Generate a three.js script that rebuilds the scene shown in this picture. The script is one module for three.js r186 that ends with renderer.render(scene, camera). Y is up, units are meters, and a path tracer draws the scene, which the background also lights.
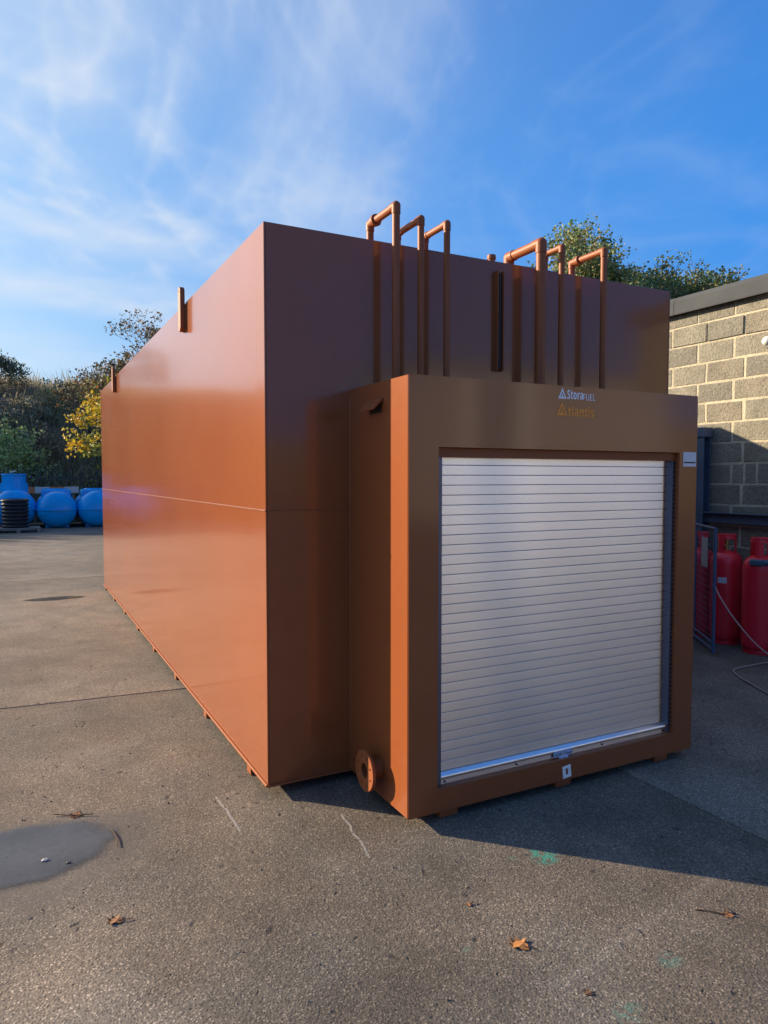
import * as THREE from 'three';
import { mergeGeometries } from 'three/addons/utils/BufferGeometryUtils.js';
import { FontLoader } from 'three/addons/loaders/FontLoader.js';
import { TextGeometry } from 'three/addons/geometries/TextGeometry.js';

// ------------------------------------------------------------------ camera
const scene = new THREE.Scene();
const camera = new THREE.PerspectiveCamera(71.97, 768 / 1024, 0.05, 900);
camera.position.set(0, 1.7, 0);
const YAW = 0.4784, PITCH = 0.04855;
camera.lookAt(Math.sin(YAW) * Math.cos(PITCH), 1.7 - Math.sin(PITCH), -Math.cos(YAW) * Math.cos(PITCH));

// ------------------------------------------------------------------ helpers: random, noise
let seed = 12345;
const rnd = () => { seed = (seed + 0x6D2B79F5) | 0; let t = Math.imul(seed ^ (seed >>> 15), 1 | seed); t = (t + Math.imul(t ^ (t >>> 7), 61 | t)) ^ t; return ((t ^ (t >>> 14)) >>> 0) / 4294967296; };
const rr = (a, b) => a + (b - a) * rnd();
const clamp = (v, a = 0, b = 1) => v < a ? a : v > b ? b : v;
const sstep = (a, b, v) => { const t = clamp((v - a) / (b - a)); return t * t * (3 - 2 * t); };
const mix = (a, b, t) => a + (b - a) * t;
const hash2 = (x, y, s = 0) => { let h = Math.imul(x | 0, 374761393) + Math.imul(y | 0, 668265263) + Math.imul(s | 0, 1274126177); h = Math.imul(h ^ (h >>> 13), 1274126177); return ((h ^ (h >>> 16)) >>> 0) / 4294967296; };
function vnoise(x, y, s = 0) {
  const xi = Math.floor(x), yi = Math.floor(y), fx = x - xi, fy = y - yi;
  const u = fx * fx * (3 - 2 * fx), v = fy * fy * (3 - 2 * fy);
  const a = hash2(xi, yi, s), b = hash2(xi + 1, yi, s), c = hash2(xi, yi + 1, s), d = hash2(xi + 1, yi + 1, s);
  return a + (b - a) * u + (c - a) * v + (a - b - c + d) * u * v;
}
function fbm(x, y, o = 4, s = 0) { let a = 0.5, t = 0, n = 0; for (let i = 0; i < o; i++) { t += a * vnoise(x, y, s + i * 17); n += a; a *= 0.5; x = x * 2.03 + 11.7; y = y * 2.03 + 5.3; } return t / n; }

// ------------------------------------------------------------------ sky and sun
const EXPOSURE = 2.1;
const SUN = new THREE.Vector3(-1, 0.4526, -1.0).normalize();
{
  const W = 2048, H = 1024, d = new Float32Array(W * H * 4), D = 180 / Math.PI;
  for (let j = 0; j < H; j++) {
    const el = ((j + 0.5) / H - 0.5) * Math.PI, y = Math.sin(el), ce = Math.cos(el), eld = el * D;
    for (let i = 0; i < W; i++) {
      const th = ((i + 0.5) / W - 0.5) * 2 * Math.PI, x = Math.cos(th) * ce, z = Math.sin(th) * ce;
      const k = (j * W + i) * 4;
      let az = Math.atan2(x, -z) * D;                       // degrees right of -z
      const e = Math.max(eld, 0);
      const g = Math.acos(clamp(x * SUN.x + y * SUN.y + z * SUN.z, -1, 1)) * D;
      let t = 1.95 * Math.exp(-g * g / (2 * 40 * 40)) * (0.3 + 0.7 * Math.exp(-e / 14)) + 0.30 * Math.exp(-e / 6);
      t = clamp(t, 0, 1);
      const up = sstep(14, 42, e);
      let r = mix(mix(0.026, 0.030, up), 0.47, t), gg = mix(mix(0.265, 0.175, up), 0.76, t), b = mix(mix(0.82, 0.60, up), 1.0, t);
      const glow = 1.2 * Math.exp(-g / 9) + 1.2 * Math.exp(-g / 16);
      r += glow; gg += glow * 0.95; b += glow * 0.85;
      if (eld > 0) {
        // cirrus: wisps on a high sheet
        const q = 1 / (y + 0.16), px = x * q, pz = z * q;
        const w1 = fbm(px * 0.9 + 3, pz * 0.9, 3, 5) - 0.5, w2 = fbm(px * 0.9, pz * 0.9 + 8, 3, 9) - 0.5;
        const a = 0.474, ca = Math.cos(a), sa = Math.sin(a);
        const s1 = (px * ca + pz * sa) + w1 * 1.0, s2 = (-px * sa + pz * ca) + w2 * 1.0;
        const ridge = (X, Y, o, sd) => { let am = 0.5, tt = 0, nn = 0; for (let q2 = 0; q2 < o; q2++) { const v = 1 - Math.abs(2 * vnoise(X, Y, sd + q2 * 13) - 1); tt += am * v * v; nn += am; am *= 0.56; X = X * 2.1 + 3.3; Y = Y * 2.0 + 1.9; } return tt / nn; };
        const big = fbm(px * 0.9 + 14.2, pz * 0.9 + 2.6, 3, 33);
        const wob = (fbm(px * 2.2, pz * 2.2 + 30, 4, 71) - 0.5) * 16;
        const side = sstep(36, 6, az + wob) * sstep(-150, -60, az), low = sstep(11, 19, e + wob * 0.25);
        const hair = ridge(s1 * 4.2 + 20, s2 * 1.9 + 4, 6, 21), net = ridge(px * 5 + w2 * 5 + 2, pz * 5 + w1 * 5, 6, 55), soft = fbm(s1 * 1.9 + 7, s2 * 1.3, 5, 41);
        let c = (0.34 * sstep(0.22, 0.66, soft + 0.3 * (big - 0.45)) + 0.62 * sstep(0.18, 0.80, 0.34 * hair + 0.50 * net + 0.55 * (soft - 0.42) + 0.30 * (big - 0.45))) * side * low;
        const fine = hair, puff = net;
        const band = (e0, sl, wd, a1) => { const n = fbm(az * 0.09 + e0, e * 0.25, 4, 90) - 0.5; const dd = (e - (e0 - sl * az) + n * 3.2) / (wd * (0.55 + fbm(az * 0.13 + 9, e0, 3, 93))); return Math.exp(-dd * dd) * sstep(a1, a1 - 14, az + n * 10) * (0.45 + 0.9 * fbm(az * 0.35, e * 1.6, 4, 97)); };
        c = Math.max(c, 0.62 * band(18.6, 0.10, 1.3, 22), 0.66 * band(13.0, 0.03, 1.0, 22), 0.45 * band(9.0, 0.12, 1.6, 14));
        c += 0.10 * sstep(0.4, 0.85, 0.7 * fine + 0.3 * puff) * sstep(8, 16, e);
        c = clamp(c * 1.0, 0, 0.82);
        const li = 0.86 + 0.25 * Math.exp(-g / 40);
        r = mix(r, 0.78 * li, c); gg = mix(gg, 0.87 * li, c); b = mix(b, 1.0 * li, c);
      } else { const u = sstep(0, -6, eld); r = mix(r, 0.10, u); gg = mix(gg, 0.095, u); b = mix(b, 0.085, u); }
      d[k] = r / EXPOSURE; d[k + 1] = gg / EXPOSURE; d[k + 2] = b / EXPOSURE; d[k + 3] = 1;
    }
  }
  const sky = new THREE.DataTexture(d, W, H, THREE.RGBAFormat, THREE.FloatType);
  sky.mapping = THREE.EquirectangularReflectionMapping; sky.magFilter = THREE.LinearFilter; sky.minFilter = THREE.LinearFilter; sky.wrapS = THREE.RepeatWrapping; sky.needsUpdate = true;
  scene.background = sky; scene.environment = sky;
}
const sun = new THREE.DirectionalLight(0xffe6c4, 5.0);
sun.position.copy(SUN).multiplyScalar(60); sun.target.position.set(2, 0, -5); sun.position.add(sun.target.position);
sun.castShadow = true; sun.shadow.mapSize.set(4096, 4096); sun.shadow.radius = 1.2;
Object.assign(sun.shadow.camera, { left: -40, right: 40, top: 40, bottom: -40, near: 1, far: 140 });
scene.add(sun, sun.target);

const renderer = new THREE.WebGLRenderer({ antialias: true });
renderer.setSize(768, 1024);
renderer.toneMapping = THREE.LinearToneMapping;
renderer.toneMappingExposure = EXPOSURE;
renderer.shadowMap.enabled = true;

// ------------------------------------------------------------------ helpers: naming, geometry
const taken = {};
function numbered(n) { if (!(n in taken)) { taken[n] = 0; return n; } taken[n]++; return n + '_' + String(taken[n]).padStart(3, '0'); }
function tag(o, label, category, group) { o.userData.label = label; o.userData.category = category; if (group) o.userData.group = group; return o; }
function thing(name, label, category, pos = [0, 0, 0], turn = 0, group) { const o = new THREE.Group(); o.name = numbered(name); o.position.set(...pos); o.rotation.y = turn; scene.add(o); return tag(o, label, category, group); }
function struct(o, name) { o.name = name; o.userData.kind = 'structure'; scene.add(o); return o; }
function part(name, geo, mat, parent, pos, rot) {
  const m = new THREE.Mesh(Array.isArray(geo) ? merge(geo) : geo, mat); m.name = name; m.castShadow = m.receiveShadow = true;
  if (pos) m.position.set(...pos); if (rot) m.rotation.set(...rot);
  if (parent) parent.add(m); return m;
}
function merge(list) {
  const l = list.map(g => { const h = g.index ? g.toNonIndexed() : g; for (const k of Object.keys(h.attributes)) if (!['position', 'normal', 'uv', 'color'].includes(k)) h.deleteAttribute(k); if (!h.attributes.uv) h.setAttribute('uv', new THREE.BufferAttribute(new Float32Array(h.attributes.position.count * 2), 2)); return h; });
  return mergeGeometries(l);
}
function boxUV(g, ox = 0, oy = 0) {       // uv in metres, by the way each face points
  const p = g.attributes.position, n = g.attributes.normal, uv = new Float32Array(p.count * 2);
  for (let i = 0; i < p.count; i++) {
    const ax = Math.abs(n.getX(i)), ay = Math.abs(n.getY(i)), az = Math.abs(n.getZ(i));
    let u, v; if (ax >= ay && ax >= az) { u = p.getZ(i); v = p.getY(i); } else if (ay >= az) { u = p.getX(i); v = p.getZ(i); } else { u = p.getX(i); v = p.getY(i); }
    uv[2 * i] = u + ox; uv[2 * i + 1] = v + oy;
  }
  g.setAttribute('uv', new THREE.BufferAttribute(uv, 2)); return g;
}
function cbox(w, h, d, b = 0.004, cx = 0, cy = 0, cz = 0) {      // chamfered box, 44 triangles
  const H = [w / 2, h / 2, d / 2]; b = Math.min(b, H[0] * 0.45, H[1] * 0.45, H[2] * 0.45);
  const P = [], I = [-1, 1]; const pos = [], nor = [];
  const pt = (m, s) => [0, 1, 2].map(a => s[a] * (H[a] - (a === m ? 0 : b)));
  const tri = (A, B, C) => {
    const u = new THREE.Vector3(...B).sub(new THREE.Vector3(...A)), v = new THREE.Vector3(...C).sub(new THREE.Vector3(...A)), n = u.cross(v).normalize();
    if (n.x * (A[0] + B[0] + C[0]) + n.y * (A[1] + B[1] + C[1]) + n.z * (A[2] + B[2] + C[2]) < 0) { n.negate(); [B, C] = [C, B]; }
    for (const q of [A, B, C]) { pos.push(q[0] + cx, q[1] + cy, q[2] + cz); nor.push(n.x, n.y, n.z); }
  };
  const quad = (a, b2, c, d2) => { tri(a, b2, c); tri(a, c, d2); };
  for (let m = 0; m < 3; m++) for (const s of I) {
    const o = [0, 1, 2].filter(a => a !== m), f = (i, j) => { const t = []; t[m] = s; t[o[0]] = i; t[o[1]] = j; return pt(m, t); };
    quad(f(-1, -1), f(1, -1), f(1, 1), f(-1, 1));
  }
  for (let c = 0; c < 3; c++) { const [a, e] = [0, 1, 2].filter(q => q !== c); for (const sa of I) for (const se of I) { const f = (m, sc) => { const t = []; t[a] = sa; t[e] = se; t[c] = sc; return pt(m, t); }; quad(f(a, -1), f(a, 1), f(e, 1), f(e, -1)); } }
  for (const i of I) for (const j of I) for (const k of I) tri(pt(0, [i, j, k]), pt(1, [i, j, k]), pt(2, [i, j, k]));
  const g = new THREE.BufferGeometry(); g.setAttribute('position', new THREE.BufferAttribute(new Float32Array(pos), 3)); g.setAttribute('normal', new THREE.BufferAttribute(new Float32Array(nor), 3));
  return boxUV(g);
}
const span = (x0, x1, y0, y1, z0, z1, b) => cbox(x1 - x0, y1 - y0, z1 - z0, b, (x0 + x1) / 2, (y0 + y1) / 2, (z0 + z1) / 2);
function rod(a, b, r0, r1 = r0, seg = 12, caps = true) {
  const A = new THREE.Vector3(...a), B = new THREE.Vector3(...b), L = A.distanceTo(B);
  const g = new THREE.CylinderGeometry(r1, r0, L, seg, 1, !caps); g.translate(0, L / 2, 0);
  g.applyQuaternion(new THREE.Quaternion().setFromUnitVectors(new THREE.Vector3(0, 1, 0), B.clone().sub(A).normalize())); g.translate(A.x, A.y, A.z); return g;
}
const tube = (pts, r, n = 24, seg = 8) => new THREE.TubeGeometry(new THREE.CatmullRomCurve3(pts.map(p => new THREE.Vector3(...p)), false, 'centripetal'), n, r, seg);

// ------------------------------------------------------------------ helpers: textures
const LUT = new Uint8ClampedArray(4097); for (let i = 0; i <= 4096; i++) { const c = i / 4096; LUT[i] = Math.round(255 * (c <= 0.0031308 ? 12.92 * c : 1.055 * Math.pow(c, 1 / 2.4) - 0.055)); }
const enc = v => LUT[Math.round(clamp(v) * 4096)];
function dataTex(W, H, arr, srgb, rep) { const t = new THREE.DataTexture(arr, W, H, THREE.RGBAFormat); t.magFilter = THREE.LinearFilter; t.minFilter = THREE.LinearMipmapLinearFilter; t.generateMipmaps = true; t.wrapS = t.wrapT = THREE.RepeatWrapping; if (srgb) t.colorSpace = THREE.SRGBColorSpace; if (rep) t.repeat.set(rep[0], rep[1]); t.needsUpdate = true; return t; }
function greyTex(W, H, f, rep) { const a = new Uint8Array(W * H * 4); for (let j = 0; j < H; j++) for (let i = 0; i < W; i++) { const v = Math.round(255 * clamp(f(i / W, j / H))), k = (j * W + i) * 4; a[k] = a[k + 1] = a[k + 2] = v; a[k + 3] = 255; } return dataTex(W, H, a, false, rep); }
function colTex(W, H, f, rep) { const a = new Uint8Array(W * H * 4); for (let j = 0; j < H; j++) for (let i = 0; i < W; i++) { const c = f(i / W, j / H), k = (j * W + i) * 4; a[k] = enc(c[0]); a[k + 1] = enc(c[1]); a[k + 2] = enc(c[2]); a[k + 3] = 255; } return dataTex(W, H, a, true, rep); }
// periodic noise on the unit square
function pn(u, v, f, s) { const x = u * f, y = v * f, xi = Math.floor(x), yi = Math.floor(y), fx = x - xi, fy = y - yi, a = fx * fx * (3 - 2 * fx), b = fy * fy * (3 - 2 * fy), m = q => ((q % f) + f) % f; const h = (i, j) => hash2(m(xi + i), m(yi + j), s); return mix(mix(h(0, 0), h(1, 0), a), mix(h(0, 1), h(1, 1), a), b); }
const pfbm = (u, v, f, o, s) => { let t = 0, a = 0.5, n = 0; for (let i = 0; i < o; i++) { t += a * pn(u, v, f, s + i * 7); n += a; a *= 0.5; f *= 2; } return t / n; };
const lin = (r, g, b) => new THREE.Color().setRGB(r, g, b);
const std = (c, rough = 0.6, o = {}) => new THREE.MeshStandardMaterial({ color: c, roughness: rough, ...o });

// ------------------------------------------------------------------ ground
// Worn exposed-aggregate concrete. Extra marks are drawn at their place in metres.
function concrete(W, H, x0, z0, sx, sz, marks, seed0, periodic, tone) {
  const col = new Uint8Array(W * H * 4), hgt = new Uint8Array(W * H * 4);
  const cell = 0.0068, pits = new Float32Array(W * H);
  const PR = (() => { let s = seed0 * 7919 + 3; return () => { s = (Math.imul(s, 1664525) + 1013904223) | 0; return (s >>> 0) / 4294967296; }; })();
  const nP = Math.round(sx * sz * 60);
  for (let n = 0; n < nP; n++) {
    const cx = PR() * W, cy = PR() * H, r0 = (0.003 + 0.013 * Math.pow(PR(), 4)) * W / sx, an = PR() * 3.14, el = 1 + PR() * 1.4, st = 0.5 + 0.5 * PR(), R = Math.ceil(r0 * el) + 1;
    const ca = Math.cos(an), sa = Math.sin(an);
    for (let j = -R; j <= R; j++) for (let i = -R; i <= R; i++) {
      const a = (i * ca + j * sa) / el, b = -i * sa + j * ca, q = Math.hypot(a, b) / r0 * (0.75 + 0.5 * hash2(cx + i, cy + j, n));
      if (q < 1) { const X = ((cx + i) % W + W) % W | 0, Y = ((cy + j) % H + H) % H | 0, k = Y * W + X; pits[k] = Math.max(pits[k], st * (1 - q * q)); }
    }
  }
  for (let j = 0; j < H; j++) for (let i = 0; i < W; i++) {
    const u = (i + 0.5) / W, v = (j + 0.5) / H, X = x0 + u * sx, Z = z0 + v * sz;
    // stones set in the paste
    const gx = X / cell, gz = Z / cell, ix = Math.floor(gx), iz = Math.floor(gz); let best = 9, id = 0;
    for (let b = -1; b <= 1; b++) for (let a = -1; a <= 1; a++) { const hx = hash2(ix + a, iz + b, 3), hz = hash2(ix + a, iz + b, 4), dx = ix + a + hx - gx, dz = iz + b + hz - gz, dd = dx * dx + dz * dz; if (dd < best) { best = dd; id = hash2(ix + a, iz + b, 5); } }
    const stone = sstep(0.34, 0.12, best) * (id > 0.35 ? 1 : 0.25);
    const fine = vnoise(X * 420, Z * 420, 8), mid = periodic ? pfbm(u, v, 24, 4, 60) : fbm(X * 5, Z * 5, 4, 60), big = periodic ? pfbm(u, v, 5, 4, 80) : fbm(X * 1.1, Z * 1.1, 4, 80), blot = periodic ? pfbm(u, v, 9, 3, 90) : fbm(X * 2.3 + 4, Z * 2.3, 3, 90);
    const wide = periodic ? pfbm(u, v, 2, 3, 110) : fbm(X * 0.45 + 3, Z * 0.45, 3, 110); let base = tone * (0.70 + 0.60 * wide) * (0.58 + 0.84 * big) * (0.68 + 0.64 * mid) * (0.9 + 0.2 * fine);
    let r = base * 1.15, g = base * 0.98, b = base * 0.76;
    const warm = (blot - 0.5) * 0.16; r *= 1 + warm; b *= 1 - warm;
    const hh = hash2(id * 9999, 7, 1), tint = 0.30 + 0.95 * hh + 1.9 * Math.pow(hh, 5); const sw = stone;
    r = mix(r, r * tint * 1.04, sw); g = mix(g, g * tint, sw); b = mix(b, b * tint * (0.9 + 0.15 * hash2(id * 9999, 9, 2)), sw);
    let h = 0.5 + 0.30 * stone * (id - 0.3) + 0.16 * (fine - 0.5) + 0.10 * (mid - 0.5);
    const pt = pits[j * W + i]; if (pt > 0) { const q = 1 - 0.72 * pt; r *= q; g *= q; b *= q; h -= 0.5 * pt; }
    const o = { r, g, b, h }; if (marks) marks(X, Z, o);
    const k = (j * W + i) * 4; col[k] = enc(o.r); col[k + 1] = enc(o.g); col[k + 2] = enc(o.b); col[k + 3] = 255;
    const hv = Math.round(255 * clamp(o.h)); hgt[k] = hgt[k + 1] = hgt[k + 2] = hv; hgt[k + 3] = 255;
  }
  return { map: dataTex(W, H, col, true), bump: dataTex(W, H, hgt, false) };
}
const segD = (x, z, a, b) => { const dx = b[0] - a[0], dz = b[1] - a[1], t = clamp(((x - a[0]) * dx + (z - a[1]) * dz) / (dx * dx + dz * dz)); return [Math.hypot(x - a[0] - t * dx, z - a[1] - t * dz), t]; };
function nearMarks(X, Z, o) {
  // two pale scrapes and a chalky ridge
  for (const [a, b] of [[[0.899, -3.68], [0.912, -3.265]], [[1.413, -3.199], [1.364, -2.768]]]) {
    const wob = (vnoise(X * 14, Z * 14, 44) - 0.5) * 0.02, [d, t] = segD(X + wob, Z, a, b);
    const q = sstep(0.009, 0.002, d) * sstep(0.3, 0.6, vnoise(X * 90, Z * 90, 45) + 0.25 * (t > 0.02 && t < 0.98)); if (q > 0) { o.r = mix(o.r, 0.315, q * 0.8); o.g = mix(o.g, 0.307, q * 0.8); o.b = mix(o.b, 0.285, q * 0.8); o.h += 0.12 * q; }
  }
  // teal paint spatter
  for (const [cx, cz, R, s] of [[2.06, -2.40, 0.09, 0.85], [2.036, -2.458, 0.05, 0.9], [1.93, -2.47, 0.03, 0.35], [2.13, -2.43, 0.025, 0.4], [2.005, -1.673, 0.07, 0.3], [1.687, -1.565, 0.08, 0.35], [1.40, -2.05, 0.03, 0.2]]) {
    const d = Math.hypot(X - cx, (Z - cz) * 1.3); if (d < R) { const q = s * sstep(R, R * 0.2, d) * sstep(0.36, 0.56, fbm(X * 60, Z * 60, 3, 12)); o.r = mix(o.r, 0.03, q); o.g = mix(o.g, 0.26, q); o.b = mix(o.b, 0.19, q); }
  }
  // smooth silt round the puddle and a paler worn patch
  const pd = Math.hypot((X - 0.0) / 0.62, (Z + 3.48) / 0.45), q = sstep(1.05, 0.75, pd + (fbm(X * 8, Z * 8, 3, 2) - 0.5) * 0.5); if (q > 0) { o.h = mix(o.h, 0.42, q * 0.8); o.r = mix(o.r, 0.085, q * 0.5); o.g = mix(o.g, 0.080, q * 0.5); o.b = mix(o.b, 0.074, q * 0.5); }
  const pw = sstep(0.22, 0.05, Math.hypot((X - 0.34) / 1.6, Z + 4.62) + (fbm(X * 9, Z * 9, 3, 6) - 0.5) * 0.3) * 0.35; o.r = mix(o.r, 0.18, pw); o.g = mix(o.g, 0.165, pw); o.b = mix(o.b, 0.145, pw);
  // faint trowel line
  const [d2] = segD(X + (vnoise(X * 6, Z * 6, 3) - 0.5) * 0.05, Z, [1.55, -1.75], [2.6, -1.95]); const q2 = sstep(0.05, 0.0, d2) * 0.18 * vnoise(X * 40, Z * 40, 9); o.r += q2 * 0.2; o.g += q2 * 0.19; o.b += q2 * 0.17;
}
const ground = new THREE.Group(); struct(ground, 'ground');
{
  const S = new THREE.PlaneGeometry(700, 700); S.rotateX(-Math.PI / 2);
  const m = part('ground_sheet', S, std(lin(0.10, 0.095, 0.075), 0.95), ground, [0, -0.05, 0]);
  const near = concrete(2048, 2048, -2.2, -6.1, 5.4, 6.1, nearMarks, 1, false, 0.104), tile = concrete(1536, 1536, 0, 0, 5.4, 5.4, null, 2, true, 0.108);
  const matNear = std(0xffffff, 0.82, { map: near.map, bumpMap: near.bump, bumpScale: 0.006 });
  const matTile = std(0xffffff, 0.82, { map: tile.map, bumpMap: tile.bump, bumpScale: 0.0045 });
  const XS = [-27.4, -21.4, -15.4, -9.2, -7.4 + 0, -2.2, 3.08, 8.2, 14, 20, 26].filter(v => v !== -7.4), ZS = [-29.5, -24.2, -18.6, -13.0, -5.84, 0.0, 5.6, 11.2, 17, 23];
  const jz = (x, k) => ZS[k] + (k === 4 ? (x + 0.15) * 0.084 : 0), G = 0.007;
  for (let a = 0; a < XS.length - 1; a++) for (let k = 0; k < ZS.length - 1; k++) {
    const x0 = XS[a] + G, x1 = XS[a + 1] - G, near1 = XS[a] === -2.2 && k === 4;
    const c = [[x0, jz(x0, k) + G], [x1, jz(x1, k) + G], [x1, jz(x1, k + 1) - G], [x0, jz(x0, k + 1) - G]];
    const ed = 0.006, P = [], U = [], mid = c.reduce((s, q) => [s[0] + q[0] / 4, s[1] + q[1] / 4], [0, 0]);
    const inn = c.map(q => [q[0] + Math.sign(mid[0] - q[0]) * ed, q[1] + Math.sign(mid[1] - q[1]) * ed]);
    const put = (q, y) => { P.push(q[0], y, q[1]); if (near1) U.push((q[0] + 2.2) / 5.4, (q[1] + 6.1) / 6.1); else U.push(q[0] / 5.4 + a * 0.37, q[1] / 5.4 + k * 0.61); };
    const quad = (A, B, C, D, ya, yb) => { put(A, ya); put(D, yb); put(C, yb); put(A, ya); put(C, yb); put(B, ya); };
    quad(inn[0], inn[1], inn[2], inn[3], 0, 0);
    for (let e = 0; e < 4; e++) { const f = (e + 1) % 4; quad(inn[f], inn[e], c[e], c[f], 0, -0.005); quad(c[f], c[e], c[e], c[f], -0.005, -0.045); }
    const g = new THREE.BufferGeometry(); g.setAttribute('position', new THREE.BufferAttribute(new Float32Array(P), 3)); g.setAttribute('uv', new THREE.BufferAttribute(new Float32Array(U), 2)); g.computeVertexNormals();
    part('concrete_slab', g, near1 ? matNear : matTile, ground);
  }
  // dirt packed in the joints
  const dm = std(lin(0.045, 0.04, 0.034), 1);
  for (const x of XS.slice(1, -1)) part('joint_dirt', new THREE.PlaneGeometry(0.04, 52).rotateX(-Math.PI / 2), dm, ground, [x, -0.016, -3]);
  for (let k = 1; k < ZS.length - 1; k++) part('joint_dirt', new THREE.PlaneGeometry(53, 0.04).rotateX(-Math.PI / 2), dm, ground, [-0.7, -0.019, jz(-0.7, k)], [0, k === 4 ? -0.0838 : 0, 0]);
}
function puddle(cx, cz, rx, rz, label, sd) {      // film of water over silt that thins out at an uneven rim
  const W = 512, col = new Uint8Array(W * W * 4), al = new Uint8Array(W * W * 4);
  for (let j = 0; j < W; j++) for (let i = 0; i < W; i++) {
    const u = (i + 0.5) / W * 2 - 1, v = (j + 0.5) / W * 2 - 1, X = u * rx * 1.25, Z = v * rz * 1.25, k = (j * W + i) * 4;
    const d = Math.hypot(u * 1.25, v * 1.25) + 0.42 * (fbm(X * 3.1 + sd, Z * 3.1, 3, 310) - 0.5) + 0.12 * (fbm(X * 18 + sd, Z * 18, 3, 320) - 0.5);
    const n = fbm(X * 5 + sd, Z * 5, 4, 330), g = fbm(X * 60, Z * 60, 2, 340), b = 0.095 * (0.72 + 0.56 * n) * (0.86 + 0.28 * g) * (hash2(i >> 1, j >> 1, 8) > 0.994 ? 0.4 : 1);
    col[k] = enc(b * 1.0); col[k + 1] = enc(b); col[k + 2] = enc(b * 0.99); col[k + 3] = 255;
    const a = Math.round(255 * sstep(1.02, 0.74, d) * (0.88 + 0.12 * n)); al[k] = al[k + 1] = al[k + 2] = Math.round(a * 0.85); al[k + 3] = 255;
  }
  const ta = dataTex(W, W, al, false), tc = dataTex(W, W, col, true); ta.wrapS = ta.wrapT = tc.wrapS = tc.wrapT = THREE.ClampToEdgeWrapping;
  const g = new THREE.PlaneGeometry(rx * 2.5, rz * 2.5); g.rotateX(-Math.PI / 2); { const q = g.attributes.uv; for (let i = 0; i < q.count; i++) q.setY(i, 1 - q.getY(i)); }
  const m = part('puddle', g, new THREE.MeshPhysicalMaterial({ map: tc, alphaMap: ta, transparent: true, roughness: 0.13, ior: 1.4 }), null, [cx, 0.004, cz]); m.name = numbered('puddle'); m.userData.kind = 'structure'; m.userData.label = label; scene.add(m);
}
puddle(-0.06, -3.49, 0.44, 0.30, 'shallow puddle with silt', 2.7);
puddle(0.43, -10.88, 0.42, 0.16, 'small puddle beside the tank', 9.1);

// ------------------------------------------------------------------ fuel tank
const paintTex = colTex(1024, 1024, (u, v) => { const n = pfbm(u, v, 4, 4, 430), s = pfbm(u, v, 60, 3, 440), d = sstep(0.74, 0.86, pfbm(u, v, 90, 3, 450)) * 0.35; const k = (0.93 + 0.10 * n) * (0.97 + 0.06 * s); return [mix(0.272 * k, 0.25, d * 0.3), mix(0.082 * k, 0.092, d * 0.3), mix(0.028 * k, 0.04, d * 0.3)]; }, [0.4, 0.4]);
const roughTex = greyTex(512, 512, (u, v) => 0.8 + 0.2 * (pfbm(u, v, 4, 4, 460) - 0.5), [0.45, 0.45]);
const paint = new THREE.MeshPhysicalMaterial({ map: paintTex, roughness: 0.30, roughnessMap: roughTex, ior: 1.48, specularIntensity: 0.4, clearcoat: 0.7, clearcoatRoughness: 0.10 });
const paintPlain = new THREE.MeshPhysicalMaterial({ map: paintTex, roughness: 0.5, ior: 1.46, specularIntensity: 0.7 });
const weldTex = greyTex(64, 256, (u, v) => pfbm(u, v, 16, 3, 480), [1, 8]);
const weldMat = new THREE.MeshPhysicalMaterial({ color: lin(0.27, 0.09, 0.03), roughness: 0.28, bumpMap: weldTex, bumpScale: 0.003 });
const bore = std(lin(0.02, 0.016, 0.014), 0.7);
const rubber = std(lin(0.018, 0.018, 0.02), 0.6);

const X0 = 1.149, X1 = 4.132, Y0 = 0.05, Y1 = 3.018, ZF = -3.561, ZR = -11.63, YS = 1.527, TH = 0.01;
const tank = thing('fuel_tank', 'large copper brown steel fuel tank with roller shutter cabinet and pipes on its front', 'tank', [X0, 0, ZF]);
const T = (name, geo, mat, parent = tank) => { const list = Array.isArray(geo) ? geo : [geo]; const g = list.length > 1 ? merge(list) : list[0]; g.translate(-X0, 0, -ZF); return part(name, g, mat, parent); };
// a plate's outer skin with the slight ripples that welding leaves; axis 'x' faces -x, 'z' faces +z
function ripple(axis, at, a0, a1, y0, y1, sd) {
  const nu = Math.round((a1 - a0) / 0.07), nv = Math.round((y1 - y0) / 0.07), g = new THREE.PlaneGeometry(a1 - a0, y1 - y0, nu, nv), p = g.attributes.position;
  for (let i = 0; i < p.count; i++) {
    const u = p.getX(i) + (a0 + a1) / 2, v = p.getY(i) + (y0 + y1) / 2, w = sstep(0, 0.12, Math.min(u - a0, a1 - u, v - y0, y1 - v));
    const d = w * (0.0018 * fbm(u * 1.5 + sd, v * 0.5, 2, 400 + sd) + 0.0010 * fbm(u * 3.6, v * 1.4 + sd, 2, 410 + sd));
    if (axis === 'x') p.setXYZ(i, at - d, v, u); else p.setXYZ(i, u, v, at + d);
  }
  g.computeVertexNormals(); return boxUV(g);
}
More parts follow.
